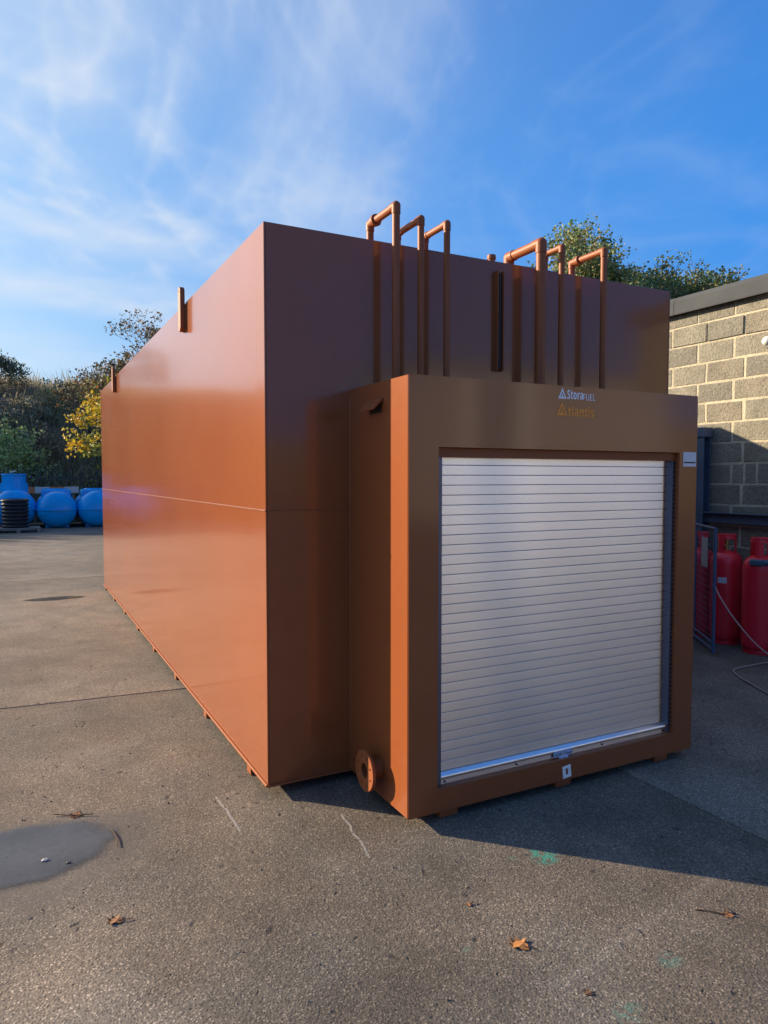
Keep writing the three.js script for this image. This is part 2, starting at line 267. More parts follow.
for (const [y0, y1] of [[Y0, YS - 0.0008], [YS + 0.0008, Y1]]) {
  T('side_plate', [span(X0 + 0.0004, X0 + TH, y0, y1, ZR, ZF, 0.0035), ripple('x', X0, ZR + 0.004, ZF - 0.004, y0 + 0.004, y1 - 0.004, 1 + y0)], paint);
  T('side_plate', span(X1 - TH, X1, y0, y1, ZR, ZF, 0.0035), paint);
  T('front_plate', [span(X0 + TH, X1 - TH, y0, y1, ZF - TH - 0.002, ZF - 0.0024, 0.0015), ripple('z', ZF - 0.002, X0 + TH + 0.002, X1 - TH - 0.002, y0 + 0.002, y1 - 0.002, 5 + y0)], paint);
  T('rear_plate', span(X0 + TH, X1 - TH, y0, y1, ZR + 0.002, ZR + TH + 0.002, 0.0015), paint);
}
T('top_plate', span(X0 + TH, X1 - TH, Y1 - TH - 0.004, Y1 - 0.004, ZR + TH, ZF - TH, 0.001), paint);
T('base_plate', span(X0 + TH, X1 - TH, Y0 + 0.004, Y0 + TH + 0.004, ZR + TH, ZF - TH, 0.001), paint);
const bead = (a, b, r) => { const g = rod(a, b, r, r, 8); return g; };
T('weld_seam', bead([X0, YS, ZR], [X0, YS, ZF], 0.005), weldMat); T('weld_seam', bead([X0 + 0.004, YS, ZF - 0.002], [1.634, YS, ZF - 0.002], 0.003), weldMat);
T('base_lip', span(X0 - 0.012, X0, Y0 - 0.002, Y0 + 0.012, ZR, ZF + 0.004, 0.003), paintPlain);
T('base_lip', span(X0, 1.63, Y0 - 0.002, Y0 + 0.010, ZF, ZF + 0.010, 0.003), paintPlain);
for (let k = 0; k < 8; k++) { const z = -3.895 - k * 1.074; T('bearer', span(X0 - 0.006, X1 - 0.03, 0, Y0 - 0.003, z - 0.04, z + 0.04, 0.004), paintPlain); }
for (const z of [-5.47, -9.72]) {                       // lifting lugs on the side
  T('lug_pad', span(X0 - 0.010, X0, 2.80, 3.0, z - 0.05, z + 0.06, 0.003), paintPlain);
  const s = new THREE.Shape(); s.absarc(0, 0.13, 0.036, 0, Math.PI, false); s.absarc(0, -0.125, 0.036, Math.PI, 2 * Math.PI, false); const h = new THREE.Path(); h.absarc(0, 0.133, 0.013, 0, Math.PI * 2, true); s.holes.push(h);
  const g = new THREE.ExtrudeGeometry(s, { depth: 0.03, bevelEnabled: true, bevelSize: 0.003, bevelThickness: 0.003, bevelSegments: 2, curveSegments: 14 }); g.rotateY(Math.PI / 2); g.translate(X0 - 0.044, 2.96, z); T('lifting_lug', g, paintPlain);
}
// vent and fill pipes: riser out of the cabinet roof, arm back over the tank, drop into the tank top
const CAB = { x0: 1.634, x1: 3.615, y0: 0.05, y1: 2.186, z0: ZF, z1: -2.898 };
function pipe(x, y, zr, ze, r, name, fit) {
  const p = T(name, [rod([x, CAB.y1 - 0.01, zr], [x, y - r * 0.4, zr], r, r, 20), rod([x, y, zr + r * 0.3], [x, y, ze], r, r, 20), rod([x, y + r * 0.2, ze], [x, Y1 - 0.005, ze], r, r, 20)], paintPlain);
  const eb = (ex, ey, ez, R) => { const g = new THREE.SphereGeometry(R, 20, 14); g.translate(ex, ey, ez); return g; };
  T('elbow', [eb(x, y, zr, r * 1.16), rod([x, y - r * 2.0, zr], [x, y, zr], r * 1.15, r * 1.15, 20), rod([x, y, zr], [x, y, zr - r * 2.0], r * 1.15, r * 1.15, 20)], paintPlain, p);
  T('elbow', [eb(x, y, ze, r * 1.16), rod([x, y - r * 1.9, ze], [x, y, ze], r * 1.15, r * 1.15, 20), rod([x, y, ze], [x, y, ze + r * 1.9], r * 1.15, r * 1.15, 20)], paintPlain, p);
  if (fit) { T('coupling', [rod([x, y, ze + r * 2.2], [x, y, ze + r * 2.9], r * 1.5, r * 1.5, 8), rod([x, y, ze + r * 3.0], [x, y, ze + r * 3.8], r * 1.65, r * 1.65, 8)], paintPlain, p); T('coupling', rod([x, Y1 + 0.0, ze], [x, Y1 + r * 1.4, ze], r * 1.45, r * 1.45, 8), paintPlain, p); }
  T('weld_collar', rod([x, CAB.y1 - 0.002, zr], [x, CAB.y1 + 0.008, zr], r * 1.18, r * 1.1, 16), weldMat, p);
}
pipe(1.861, 3.180, ZF + 0.115, -3.765, 0.0215, 'vent_pipe', true);
pipe(2.018, 3.135, ZF + 0.115, -3.715, 0.0185, 'vent_pipe', false);
pipe(2.189, 3.136, ZF + 0.115, -3.685, 0.0185, 'vent_pipe', false);
pipe(2.868, 3.130, ZF + 0.115, -3.765, 0.030, 'fill_pipe', false);
pipe(3.033, 3.130, ZF + 0.115, -3.605, 0.0185, 'vent_pipe', false);
pipe(3.384, 3.160, ZF + 0.115, -3.745, 0.0205, 'vent_pipe', true);
T('capped_stub', [rod([2.61, Y1 - 0.01, -3.60], [2.61, Y1 + 0.035, -3.60], 0.022, 0.022, 16), rod([2.61, Y1 + 0.02, -3.60], [2.61, Y1 + 0.045, -3.60], 0.028, 0.026, 12)], paintPlain);
{ const c = T('gauge_channel', [span(2.606, 2.656, 2.353, 2.955, ZF - 0.001, ZF + 0.005, 0.001), span(2.606, 2.613, 2.353, 2.955, ZF + 0.005, ZF + 0.035, 0.002), span(2.649, 2.656, 2.353, 2.955, ZF + 0.005, ZF + 0.035, 0.002)], paintPlain); T('gauge_tube', rod([2.632, 2.37, ZF + 0.018], [2.632, 2.94, ZF + 0.018], 0.009, 0.009, 10), rubber, c); }

// cabinet on the front of the tank
const OP = { x0: 1.80, x1: 3.466, y0: 0.165, y1: 1.848 };
{
  const s = new THREE.Shape(); s.moveTo(CAB.x0, CAB.y0); s.lineTo(CAB.x1, CAB.y0); s.lineTo(CAB.x1, CAB.y1); s.lineTo(CAB.x0, CAB.y1); s.closePath();
  const h = new THREE.Path(); h.moveTo(OP.x0, OP.y0); h.lineTo(OP.x0, OP.y1); h.lineTo(OP.x1, OP.y1); h.lineTo(OP.x1, OP.y0); h.closePath(); s.holes.push(h);
  const g = new THREE.ExtrudeGeometry(s, { depth: 0.004, bevelEnabled: true, bevelSize: -0.0025, bevelOffset: 0, bevelThickness: 0.0025, bevelSegments: 2 }); g.translate(0, 0, CAB.z1 - 0.0065); g.computeVertexNormals(); boxUV(g, 3, 1); T('cabinet_front', g, paint);
  T('cabinet_side', span(CAB.x0 + 0.0005, CAB.x0 + 0.0085, CAB.y0, CAB.y1 - 0.001, CAB.z0 + 0.001, CAB.z1 - 0.009, 0.002), paint);
  T('cabinet_side', span(CAB.x1 - 0.0085, CAB.x1 - 0.0005, CAB.y0, CAB.y1 - 0.001, CAB.z0 + 0.001, CAB.z1 - 0.009, 0.002), paint);
  T('cabinet_roof', span(CAB.x0 + 0.0095, CAB.x1 - 0.0095, CAB.y1 - 0.012, CAB.y1 - 0.004, CAB.z0 + 0.001, CAB.z1 - 0.010, 0.002), paint);
  T('cabinet_floor', span(CAB.x0 + 0.0095, CAB.x1 - 0.0095, CAB.y0 + 0.002, CAB.y0 + 0.010, CAB.z0 + 0.001, CAB.z1 - 0.010, 0.002), paint);
  T('weld_seam', bead([CAB.x0, CAB.y0, ZF + 0.002], [CAB.x0, CAB.y1, ZF + 0.002], 0.0045), weldMat);
  // returns of the opening
  const zb = CAB.z1 - 0.075;
  T('opening_reveal', span(OP.x0 - 0.006, OP.x0 - 0.0005, OP.y0 - 0.006, OP.y1 + 0.006, zb, CAB.z1 - 0.008, 0.001), paintPlain);
  T('opening_reveal', span(OP.x1 + 0.0005, OP.x1 + 0.006, OP.y0 - 0.006, OP.y1 + 0.006, zb, CAB.z1 - 0.008, 0.001), paintPlain);
  T('opening_reveal', span(OP.x0, OP.x1, OP.y1 + 0.0005, OP.y1 + 0.006, zb, CAB.z1 - 0.008, 0.001), paintPlain);
  T('opening_reveal', span(OP.x0, OP.x1, OP.y0 - 0.006, OP.y0 - 0.0005, zb, CAB.z1 - 0.008, 0.001), paintPlain);
  T('shutter_header', span(OP.x0 + 0.001, OP.x1 - 0.001, 1.800, OP.y1 - 0.001, CAB.z1 - 0.035, CAB.z1 - 0.029, 0.002), paintPlain);
  for (const x of [1.887, 2.634, 3.396]) T('cabinet_foot', span(x - 0.054, x + 0.054, 0, CAB.y0 - 0.001, CAB.z0 + 0.02, CAB.z1 - 0.03, 0.004), paintPlain);
  // small hooded vent on the shaded side
  const v = new THREE.Shape(); v.moveTo(0, 0); v.lineTo(0.055, -0.05); v.lineTo(0.058, -0.044); v.lineTo(0.004, 0.012); v.lineTo(0, 0.012); v.closePath();
  const vg = new THREE.ExtrudeGeometry(v, { depth: 0.17, bevelEnabled: false }); vg.scale(-1, 1, 1); const ix = vg.attributes.position; for (let i = 0; i < ix.count; i += 3) { const t = [0, 1, 2].map(q => [ix.getX(i + q), ix.getY(i + q), ix.getZ(i + q)]);[1, 2].forEach(q => ix.setXYZ(i + q, ...t[3 - q])); } vg.computeVertexNormals();
  vg.translate(CAB.x0 + 0.0005, 2.09, -3.33); T('vent_hood', vg, paintPlain); T('vent_mesh', span(CAB.x0 - 0.002, CAB.x0 + 0.0005, 2.03, 2.085, -3.31, -3.18, 0.0005), bore);
  // flanged outlet low on the side
  const fy = 0.19, fz = -3.215, fx = CAB.x0 - 0.085, R = 0.103;
  const fs = new THREE.Shape(); fs.absarc(0, 0, R, 0, Math.PI * 2, false); const hole = (x, y, r) => { const q = new THREE.Path(); q.absarc(x, y, r, 0, Math.PI * 2, true); fs.holes.push(q); };
  hole(0, 0, 0.040); for (let k = 0; k < 8; k++) { const a = (k + 0.5) * Math.PI / 4; hole(0.076 * Math.cos(a), 0.076 * Math.sin(a), 0.0085); }
  const fg = new THREE.ExtrudeGeometry(fs, { depth: 0.014, bevelEnabled: true, bevelSize: 0.002, bevelThickness: 0.002, bevelSegments: 1, curveSegments: 28 }); fg.rotateY(-Math.PI / 2); fg.translate(fx + 0.018, fy, fz);
  const fl = T('outlet_flange', fg, paintPlain);
  T('outlet_pipe', [rod([fx + 0.014, fy, fz], [CAB.x0 + 0.004, fy, fz], 0.052, 0.052, 24, false), rod([fx + 0.012, fy, fz], [CAB.x0, fy, fz], 0.041, 0.041, 24, false)], paintPlain, fl); T('bore', rod([fx + 0.05, fy, fz], [fx + 0.052, fy, fz], 0.0405, 0.0405, 20), bore, fl);
}
// roller shutter
{
  const alCol = colTex(512, 512, (u, v) => { const n = pfbm(u, v, 5, 5, 520), s = sstep(0.68, 0.8, pfbm(u, v, 48, 3, 530)); const k = 0.88 + 0.05 * (n - 0.5) - 0.02 * s; return [k * 0.985, k, k * 1.01]; }, [0.55, 0.55]);
  const al = new THREE.MeshPhysicalMaterial({ map: alCol, metalness: 1, roughness: 0.27, anisotropy: 0.96, anisotropyRotation: Math.PI / 2 });
  const sh = new THREE.Group(); sh.name = 'roller_shutter'; tank.add(sh);
  const sx0 = 1.838, sx1 = 3.452, L = sx1 - sx0, zP = CAB.z1 - 0.058, n = 32, top = 1.812, bot = 0.225, pitch = (top - bot) / n;
  // slat section: nearly flat face with rolled edges and a hook into the next
  const prof = []; for (let i = 0; i <= 10; i++) { const t = [0, 0.01, 0.018, 0.03, 0.3, 0.5, 0.7, 0.97, 0.982, 0.99, 1][i], y = (t - 0.5) * (pitch - 0.0016), e = Math.abs(t - 0.5) * 2; prof.push([y, 0.00003 * (1 - e * e) - 0.0024 * sstep(0.955, 1.0, e)]); }
  const P = [], Nn = [], U = [];
  for (let i = 0; i < 10; i++) { const a = prof[i], b = prof[i + 1]; const nl = (q) => { const p0 = prof[Math.max(0, q - 1)], p1 = prof[Math.min(10, q + 1)]; const dy = p1[0] - p0[0], dz = p1[1] - p0[1], l = Math.hypot(dy, dz); return [0, -dz / l, dy / l]; }; const na = nl(i), nb = nl(i + 1);
    for (const [x, q, N] of [[-L / 2, a, na], [L / 2, a, na], [L / 2, b, nb], [-L / 2, a, na], [L / 2, b, nb], [-L / 2, b, nb]]) { P.push(x, q[0], q[1]); Nn.push(...N); U.push(x, q[0]); } }
  { const a = prof[0], b = prof[10], z = -0.008; for (const [x, q] of [[-L / 2, b], [L / 2, b], [L / 2, a], [-L / 2, b], [L / 2, a], [-L / 2, a]]) { P.push(x, q[0], z); Nn.push(0, 0, -1); U.push(x, q[0]); } for (const [q, s] of [[b, 1], [a, -1]]) for (const [x, zz] of s > 0 ? [[-L / 2, q[1]], [L / 2, q[1]], [L / 2, z], [-L / 2, q[1]], [L / 2, z], [-L / 2, z]] : [[-L / 2, z], [L / 2, z], [L / 2, q[1]], [-L / 2, z], [L / 2, q[1]], [-L / 2, q[1]]]) { P.push(x, q[0], zz); Nn.push(0, s, 0); U.push(x, zz); } }
  const variants = [0, 1, 2, 3, 4, 5].map(v => { const g = new THREE.BufferGeometry(); g.setAttribute('position', new THREE.BufferAttribute(new Float32Array(P), 3)); g.setAttribute('normal', new THREE.BufferAttribute(new Float32Array(Nn), 3)); g.setAttribute('uv', new THREE.BufferAttribute(new Float32Array(U.map((q, i) => q + (i % 2 ? v * 0.211 : v * 0.07))), 2)); return g; });
  for (let k = 0; k < n; k++) { const m = part('slat', variants[k % 6], al, sh, [(sx0 + sx1) / 2 - X0, bot + (k + 0.5) * pitch, zP - ZF + rr(-0.0004, 0.0004)], [rr(-0.004, 0.004), 0, 0]); }
  T('shutter_back', span(sx0, sx1, bot, top, zP - 0.016, zP - 0.012, 0.0005), rubber, sh);
  const bs = new THREE.Shape(); bs.moveTo(-0.012, 0); bs.lineTo(0.010, 0); bs.lineTo(0.012, 0.006); bs.lineTo(0.012, 0.034); bs.quadraticCurveTo(0.024, 0.042, 0.024, 0.05); bs.quadraticCurveTo(0.024, 0.06, 0.010, 0.066); bs.lineTo(0.002, 0.07); bs.lineTo(-0.012, 0.07); bs.closePath();
  const bg = new THREE.ExtrudeGeometry(bs, { depth: L + 0.02, bevelEnabled: false }); bg.rotateY(-Math.PI / 2); bg.translate(sx1 + 0.006, 0, 0); { const p = bg.attributes.position; } bg.scale(1, 1, 1); bg.translate(0, 0.153, zP); boxUV(bg); T('bottom_rail', bg, al, sh);
  for (const x of [2.32, 2.93, 1.87, 3.42]) T('rail_bolt', rod([x, 0.178, zP + 0.008], [x, 0.178, zP + 0.017], 0.006, 0.005, 8), rubber, sh);
  // side guides with brush strips
  const gm = new THREE.MeshStandardMaterial({ color: lin(0.16, 0.16, 0.20), metalness: 0.7, roughness: 0.45 });
  for (const [x0, x1] of [[3.449, 3.4655], [1.8005, 1.842]]) T('shutter_guide', span(x0, x1, OP.y0 + 0.001, 1.838, zP - 0.03, zP + 0.024, 0.002), gm, sh);
  for (let k = 0; k < 60; k++) T('guide_clip', span(3.452, 3.4645, 0.2 + k * 0.0268, 0.2 + k * 0.0268 + 0.013, zP + 0.0245, zP + 0.036, 0.002), rubber, sh);
  // hasp in the middle of the rail
  const zinc = new THREE.MeshStandardMaterial({ color: lin(0.52, 0.60, 0.74), metalness: 0.5, roughness: 0.35 });
  const hz = zP + 0.0245;
  const hp = T('hasp', [span(2.565, 2.695, 0.170, 0.205, hz - 0.004, hz + 0.004, 0.001), span(2.597, 2.663, 0.136, 0.172, hz, hz + 0.010, 0.002), span(2.607, 2.617, 0.140, 0.165, hz + 0.008, hz + 0.022, 0.002), span(2.643, 2.653, 0.140, 0.165, hz + 0.008, hz + 0.022, 0.002), tube([[2.612, 0.155, hz + 0.015], [2.612, 0.135, hz + 0.02], [2.63, 0.126, hz + 0.022], [2.648, 0.135, hz + 0.02], [2.648, 0.155, hz + 0.015]], 0.0045, 20)], zinc, sh);
  for (const x of [2.58, 2.605, 2.655, 2.68]) T('hasp_bolt', rod([x, 0.188, hz + 0.004], [x, 0.188, hz + 0.011], 0.007, 0.006, 6), new THREE.MeshStandardMaterial({ color: lin(0.5, 0.56, 0.66), metalness: 0.9, roughness: 0.25 }), hp);
}
// lettering and sticker
{
  const FL = new FontLoader(), bold = await FL.loadAsync('fonts/droid/droid_sans_bold.typeface.json'), reg = await FL.loadAsync('fonts/droid/droid_sans_regular.typeface.json');
  const white = std(lin(0.9, 0.9, 0.9), 0.9), orange = std(lin(1.0, 0.36, 0.06), 0.9), z = CAB.z1 + 0.0006;
  const text = (s, font, size, x, y, w, mat, name) => { const g = new TextGeometry(s, { font, size, depth: 0.0008, curveSegments: 4 }); g.computeBoundingBox(); const b = g.boundingBox; g.translate(-b.min.x, 0, 0); g.scale(w / (b.max.x - b.min.x), 1, 1); g.translate(x, y, z); return T(name, g, mat); };
  const tri = (x, y, w, h, mat, inner) => {
    const s = new THREE.Shape(); s.moveTo(0, 0); s.lineTo(w, 0); s.lineTo(w * 0.5, h); s.closePath(); const q = new THREE.Path(); const t = 0.16;
    q.moveTo(w * t * 1.3, h * 0.12); q.lineTo(w * 0.5, h * (1 - t * 1.9)); q.lineTo(w * (1 - t * 1.3), h * 0.12); q.closePath(); s.holes.push(q);
    const s2 = new THREE.Shape(); s2.moveTo(w * 0.34, h * 0.12); s2.lineTo(w * 0.62, h * 0.12); s2.lineTo(w * 0.5, h * 0.5); s2.closePath();
    const g = merge([new THREE.ExtrudeGeometry(s, { depth: 0.0008, bevelEnabled: false }), new THREE.ExtrudeGeometry(s2, { depth: 0.0008, bevelEnabled: false })]); g.translate(x, y, z); T('logo_mark', g, mat);
  };
  tri(2.537, 2.118, 0.056, 0.058, white); text('Stora', bold, 0.047, 2.598, 2.119, 0.110, white, 'lettering'); text('FUEL', reg, 0.034, 2.711, 2.117, 0.084, white, 'lettering');
  tri(2.527, 2.030, 0.072, 0.070, orange); text('tlantis', bold, 0.052, 2.604, 2.028, 0.184, orange, 'lettering');
  const st = T('sticker', span(3.496, 3.606, 1.766, 1.852, CAB.z1 + 0.0004, CAB.z1 + 0.002, 0.0003), std(lin(0.62, 0.63, 0.66), 0.45)); T('sticker_band', span(3.502, 3.600, 1.786, 1.794, CAB.z1 + 0.0022, CAB.z1 + 0.0028, 0.0001), rubber, st);
}
// padlock hanging on the hasp
{
  const hz = CAB.z1 - 0.058 + 0.0245 + 0.022, p = thing('padlock', 'small white padlock with a dark slot hanging from the shutter hasp', 'padlock', [2.632, 0.064, hz]); p.rotation.z = 0.10;
  const s = new THREE.Shape(); s.moveTo(-0.026, 0); s.lineTo(0.026, 0); s.lineTo(0.026, 0.062); s.lineTo(-0.026, 0.062); s.closePath(); const h = new THREE.Path(); h.moveTo(-0.011, 0.012); h.lineTo(-0.011, 0.052); h.lineTo(0.011, 0.052); h.lineTo(0.011, 0.012); h.closePath(); s.holes.push(h);
  part('lock_body', new THREE.ExtrudeGeometry(s, { depth: 0.012, bevelEnabled: true, bevelSize: 0.003, bevelThickness: 0.003, bevelSegments: 2 }), std(lin(0.82, 0.82, 0.8), 0.35), p, [0, 0, 0]);
  part('lock_slot', cbox(0.021, 0.039, 0.006, 0.001, 0, 0.032, 0.003), rubber, p);
  part('shackle', tube([[-0.016, 0.06, 0.006], [-0.016, 0.075, 0.006], [0, 0.088, 0.003], [0.016, 0.075, 0.006], [0.016, 0.06, 0.006]], 0.004, 24), new THREE.MeshStandardMaterial({ color: lin(0.5, 0.52, 0.56), metalness: 1, roughness: 0.25 }), p);
}

// ------------------------------------------------------------------ block building on the right
{
  const XW = 6.75, zA = -17, zB = -0.8, roofY = 3.555;
  const b = thing('block_building', 'concrete block building with pale mortar and grey metal roof edge', 'building', [XW, 0, -5]);
  const B = (name, geo, mat, parent = b) => { const g = Array.isArray(geo) ? merge(geo) : geo; g.translate(-XW, 0, 5); return part(name, g, mat, parent); };
  const mTex = colTex(512, 512, (u, v) => { const n = pfbm(u, v, 6, 5, 600), s = pfbm(u, v, 60, 3, 610); const k = 0.42 * (0.75 + 0.5 * n) * (0.85 + 0.3 * s); return [k, k * 0.91, k * 0.66]; }, [0.8, 0.8]);
  const mB = greyTex(512, 512, (u, v) => 0.5 * pfbm(u, v, 24, 4, 620) + 0.5 * pfbm(u, v, 90, 3, 625), [0.9, 0.9]);
  const mortar = std(0xffffff, 0.95, { map: mTex, bumpMap: mB, bumpScale: 0.012 });
  const bumpB = greyTex(512, 512, (u, v) => 0.45 * pfbm(u, v, 40, 4, 630) + 0.55 * pfbm(u, v, 120, 3, 635) - 0.5 * sstep(0.66, 0.8, pfbm(u, v, 70, 3, 640)), [1.1, 1.1]);
  const tones = [[0.212, 0.200, 0.158], [0.198, 0.188, 0.150], [0.226, 0.212, 0.166], [0.186, 0.177, 0.144], [0.210, 0.192, 0.148]];
  const bmats = tones.map((c, i) => std(0xffffff, 0.93, { map: colTex(512, 512, (u, v) => { const n = pfbm(u, v, 5, 4, 650 + i * 31), s = pfbm(u, v, 70, 3, 660 + i), d = sstep(0.62, 0.78, pfbm(u, v, 110, 2, 670 + i)); const k = (0.72 + 0.56 * n) * (0.78 + 0.44 * s) * (1 - 0.5 * d); return c.map(q => q * k); }, [1.1, 1.1]), bumpMap: bumpB, bumpScale: 0.009 }));
  B('mortar_core', span(XW + 0.003, XW + 0.2, 0, roofY, zA, zB, 0.004), mortar);
  B('end_wall', span(XW + 0.2, 14, 0, roofY, zB - 0.2, zB, 0.004), bmats[1]); B('end_wall', span(XW + 0.2, 14, 0, roofY, zA, zA + 0.2, 0.004), bmats[1]); B('rear_wall', span(13.8, 14, 0, roofY, zA + 0.2, zB - 0.2, 0.004), bmats[1]);
  const lines = [3.548]; for (let y = 3.405; y > 0; y -= 0.2215) lines.push(y); lines.push(0.0);
  const far = [], keys = {};
  for (let k = 0; k < lines.length - 1; k++) {
    const yt = lines[k] - (k ? 0.009 : 0), yb = lines[k + 1] + 0.009; if (yt - yb < 0.03) continue;
    const odd = k % 2, off = odd ? -5.31 : -5.43; let z = off - 0.455 * 26;
    let first = true;
    while (z < zB) {
      const narrow = Math.abs(lines[k] - 1.85) < 0.05 && z > -5.25 && z < -3.5;
      const len = narrow ? 0.146 : 0.455, gap = narrow ? 0.016 : [0.02, 0.026, 0.022, 0.045, 0.03][Math.floor(hash2(Math.round(z * 20), k, 9) * 5)];
      const z0 = Math.max(z + gap / 2, zA), z1 = Math.min(z + len - gap / 2, zB - 0.01); z += len;
      if (z1 - z0 < 0.05) continue;
      const vis = z1 > -6.6 && z0 < -3.2, proud = k === 1 && z0 > -5.9 && z0 < -4.8 ? 0.012 : 0;
      const dx = hash2(k, Math.round(z * 50), 4) * 0.003 + proud, dep = 0.05 + dx;
      if (vis) {
        const w = Math.round((z1 - z0) * 250) / 250, h = Math.round((yt - yb) * 250) / 250, vr = Math.floor(hash2(k, Math.round(z * 30), 14) * 3), key = [w, h, vr].join();
        const g = keys[key] || (keys[key] = (() => { const q = cbox(0.06, h, w, 0.006); const p = q.attributes.position; for (let i = 0; i < p.count; i++) { const s = Math.round(p.getY(i) * 500) * 31 + Math.round(p.getZ(i) * 500); p.setXYZ(i, p.getX(i), p.getY(i) + (hash2(s, vr, 21) - 0.5) * 0.011, p.getZ(i) + (hash2(s, vr, 22) - 0.5) * 0.016); } q.computeVertexNormals(); return boxUV(q, vr * 0.37, vr * 0.61); })());
        part('block', g, bmats[Math.floor(hash2(k * 3, Math.round(z * 30), 2) * 5)], b, [0.03 - dx, (yt + yb) / 2, (z0 + z1) / 2 + 5], [(hash2(k, Math.round(z * 17), 33) - 0.5) * 0.008, 0, 0]);
      } else far.push(boxUV(span(XW - dx, XW + 0.05, yb, yt, z0, z1, 0.005), hash2(k, Math.round(z * 9), 3) * 3, k * 0.3));
    }
  }
  const st = B('block', far, bmats[0]); st.userData.kind = 'stuff';
  // metal roof edge in lengths, roof behind
  const roofM = new THREE.MeshPhysicalMaterial({ roughness: 0.95, specularIntensity: 0.25, bumpMap: mB, bumpScale: 0.001, map: colTex(256, 256, (u, v) => { const k = 0.075 * (0.8 + 0.4 * pfbm(u, v, 5, 5, 700)); return [k, k * 1.09, k * 1.16]; }, [0.6, 0.6]), color: 0xffffff });
  const prof = new THREE.Shape(); [[0.20, 0.0], [-0.085, 0.0], [-0.085, -0.012], [-0.097, -0.012], [-0.100, 0.0], [-0.10, 0.135], [-0.06, 0.185], [0.20, 0.215]].forEach((p, i) => i ? prof.lineTo(p[0], p[1]) : prof.moveTo(p[0], p[1])); prof.closePath();
  for (const [a, c] of [[zA, -14.7], [-14.7, -11.7], [-11.7, -8.7], [-8.7, -5.68], [-5.68, -2.68], [-2.68, zB + 0.05]]) { const g = new THREE.ExtrudeGeometry(prof, { depth: c - a - 0.006, bevelEnabled: false }); g.translate(XW, roofY, a + 0.003); boxUV(g); B('roof_edge', g, roofM); }
  B('roof_deck', span(XW + 0.2, 14.1, roofY + 0.05, roofY + 0.2, zA, zB, 0.01), roofM);
  // wall lamp: pale round lens on a dark housing
  const dark = std(lin(0.03, 0.03, 0.033), 0.5), lp = B('wall_lamp', [span(XW - 0.03, XW + 0.004, 3.0, 3.14, -4.60, -4.46, 0.008), span(XW - 0.075, XW - 0.028, 3.03, 3.11, -4.58, -4.48, 0.012)], dark);
  const dome = new THREE.SphereGeometry(0.053, 24, 16); dome.scale(1, 0.9, 1); dome.translate(XW - 0.10, 3.06, -4.535); B('lamp_lens', dome, std(lin(0.72, 0.72, 0.70), 0.35), lp);
}
// pale sunlit warehouse across the yard behind the camera, which the shutter mirrors
{
  const w = thing('warehouse', 'pale sheet clad warehouse with white and grey doors across the yard, mirrored in the shutter', 'building', [12.7, 0, 14]), L = 10.3, H = 5.6;
  const cream = std(0xffffff, 0.7, { map: colTex(256, 256, (u, v) => { const k = 0.36 * (0.86 + 0.28 * pfbm(u, v, 5, 5, 690)); return [k * 0.99, k * 0.98, k * 0.97]; }, [0.5, 0.5]) }), wm = std(lin(0.84, 0.84, 0.82), 0.6), gm = std(lin(0.12, 0.17, 0.25), 0.5), rf = std(lin(0.12, 0.125, 0.13), 0.8);
  const rib = []; for (let k = 0; k < 5; k++) rib.push([k * 0.2, 0], [k * 0.2 + 0.13, 0], [k * 0.2 + 0.15, 0.03], [k * 0.2 + 0.18, 0.03]); rib.push([1.0, 0], [1.0, -0.02], [0, -0.02]);
  const sh = new THREE.Shape(); rib.forEach((p, i) => i ? sh.lineTo(p[0] * 0.99, p[1]) : sh.moveTo(p[0] * 0.99, p[1])); sh.closePath();
  const sg = new THREE.ExtrudeGeometry(sh, { depth: H - 0.3, bevelEnabled: false }); sg.rotateX(-Math.PI / 2); sg.translate(0, 0.3, 0); boxUV(sg);
  for (let k = 0; k < 10; k++) part('wall_sheet', sg, cream, w, [0.02 + k * 1.03, 0, 0]);
  part('wall_core', span(0, L, 0.3, H, 0.03, 5, 0.01), cream, w); part('plinth', span(-0.02, L + 0.02, 0, 0.299, 0.0, 5.02, 0.01), rf, w); part('roof', span(-0.1, L + 0.1, H + 0.001, H + 0.25, -0.1, 5.1, 0.03), rf, w);
  part('door', span(0.5, 0.98, 0.31, 5.2, -0.09, -0.04, 0.01), wm, w); part('door', span(1.15, 2.65, 0.31, 5.0, -0.09, -0.04, 0.01), gm, w); part('door', span(2.8, 3.5, 0.31, 5.2, -0.09, -0.04, 0.01), wm, w);
}

// ------------------------------------------------------------------ blue steelwork beside the wall, gas cage, bottles
const navyTex = colTex(512, 512, (u, v) => { const n = pfbm(u, v, 5, 4, 710), r = sstep(0.70, 0.80, pfbm(u, v, 30, 4, 720)); const k = 0.8 + 0.4 * n; return [mix(0.075 * k, 0.10, r), mix(0.105 * k, 0.08, r), mix(0.155 * k, 0.07, r)]; }, [0.8, 0.8]);
const navy = std(0xffffff, 0.45, { map: navyTex }), navyLight = std(lin(0.07, 0.115, 0.21), 0.45);
{
  const c = thing('steel_column', 'dark blue steel column standing against the block wall beside the cabinet', 'column', [6.65, 0, -5.275]);
  part('web', span(-0.05, 0.05, 0.012, 2.14, -0.006, 0.006, 0.001), navy, c); part('flange', span(-0.058, -0.050, 0.012, 2.14, -0.085, 0.075, 0.002), navy, c); part('flange', span(0.050, 0.058, 0.012, 2.14, -0.075, 0.075, 0.002), navy, c);
  part('cap_plate', span(-0.075, 0.075, 2.141, 2.245, -0.09, 0.08, 0.004), navy, c); part('foot_plate', span(-0.09, 0.09, 0, 0.0115, -0.1, 0.1, 0.003), navy, c);
}
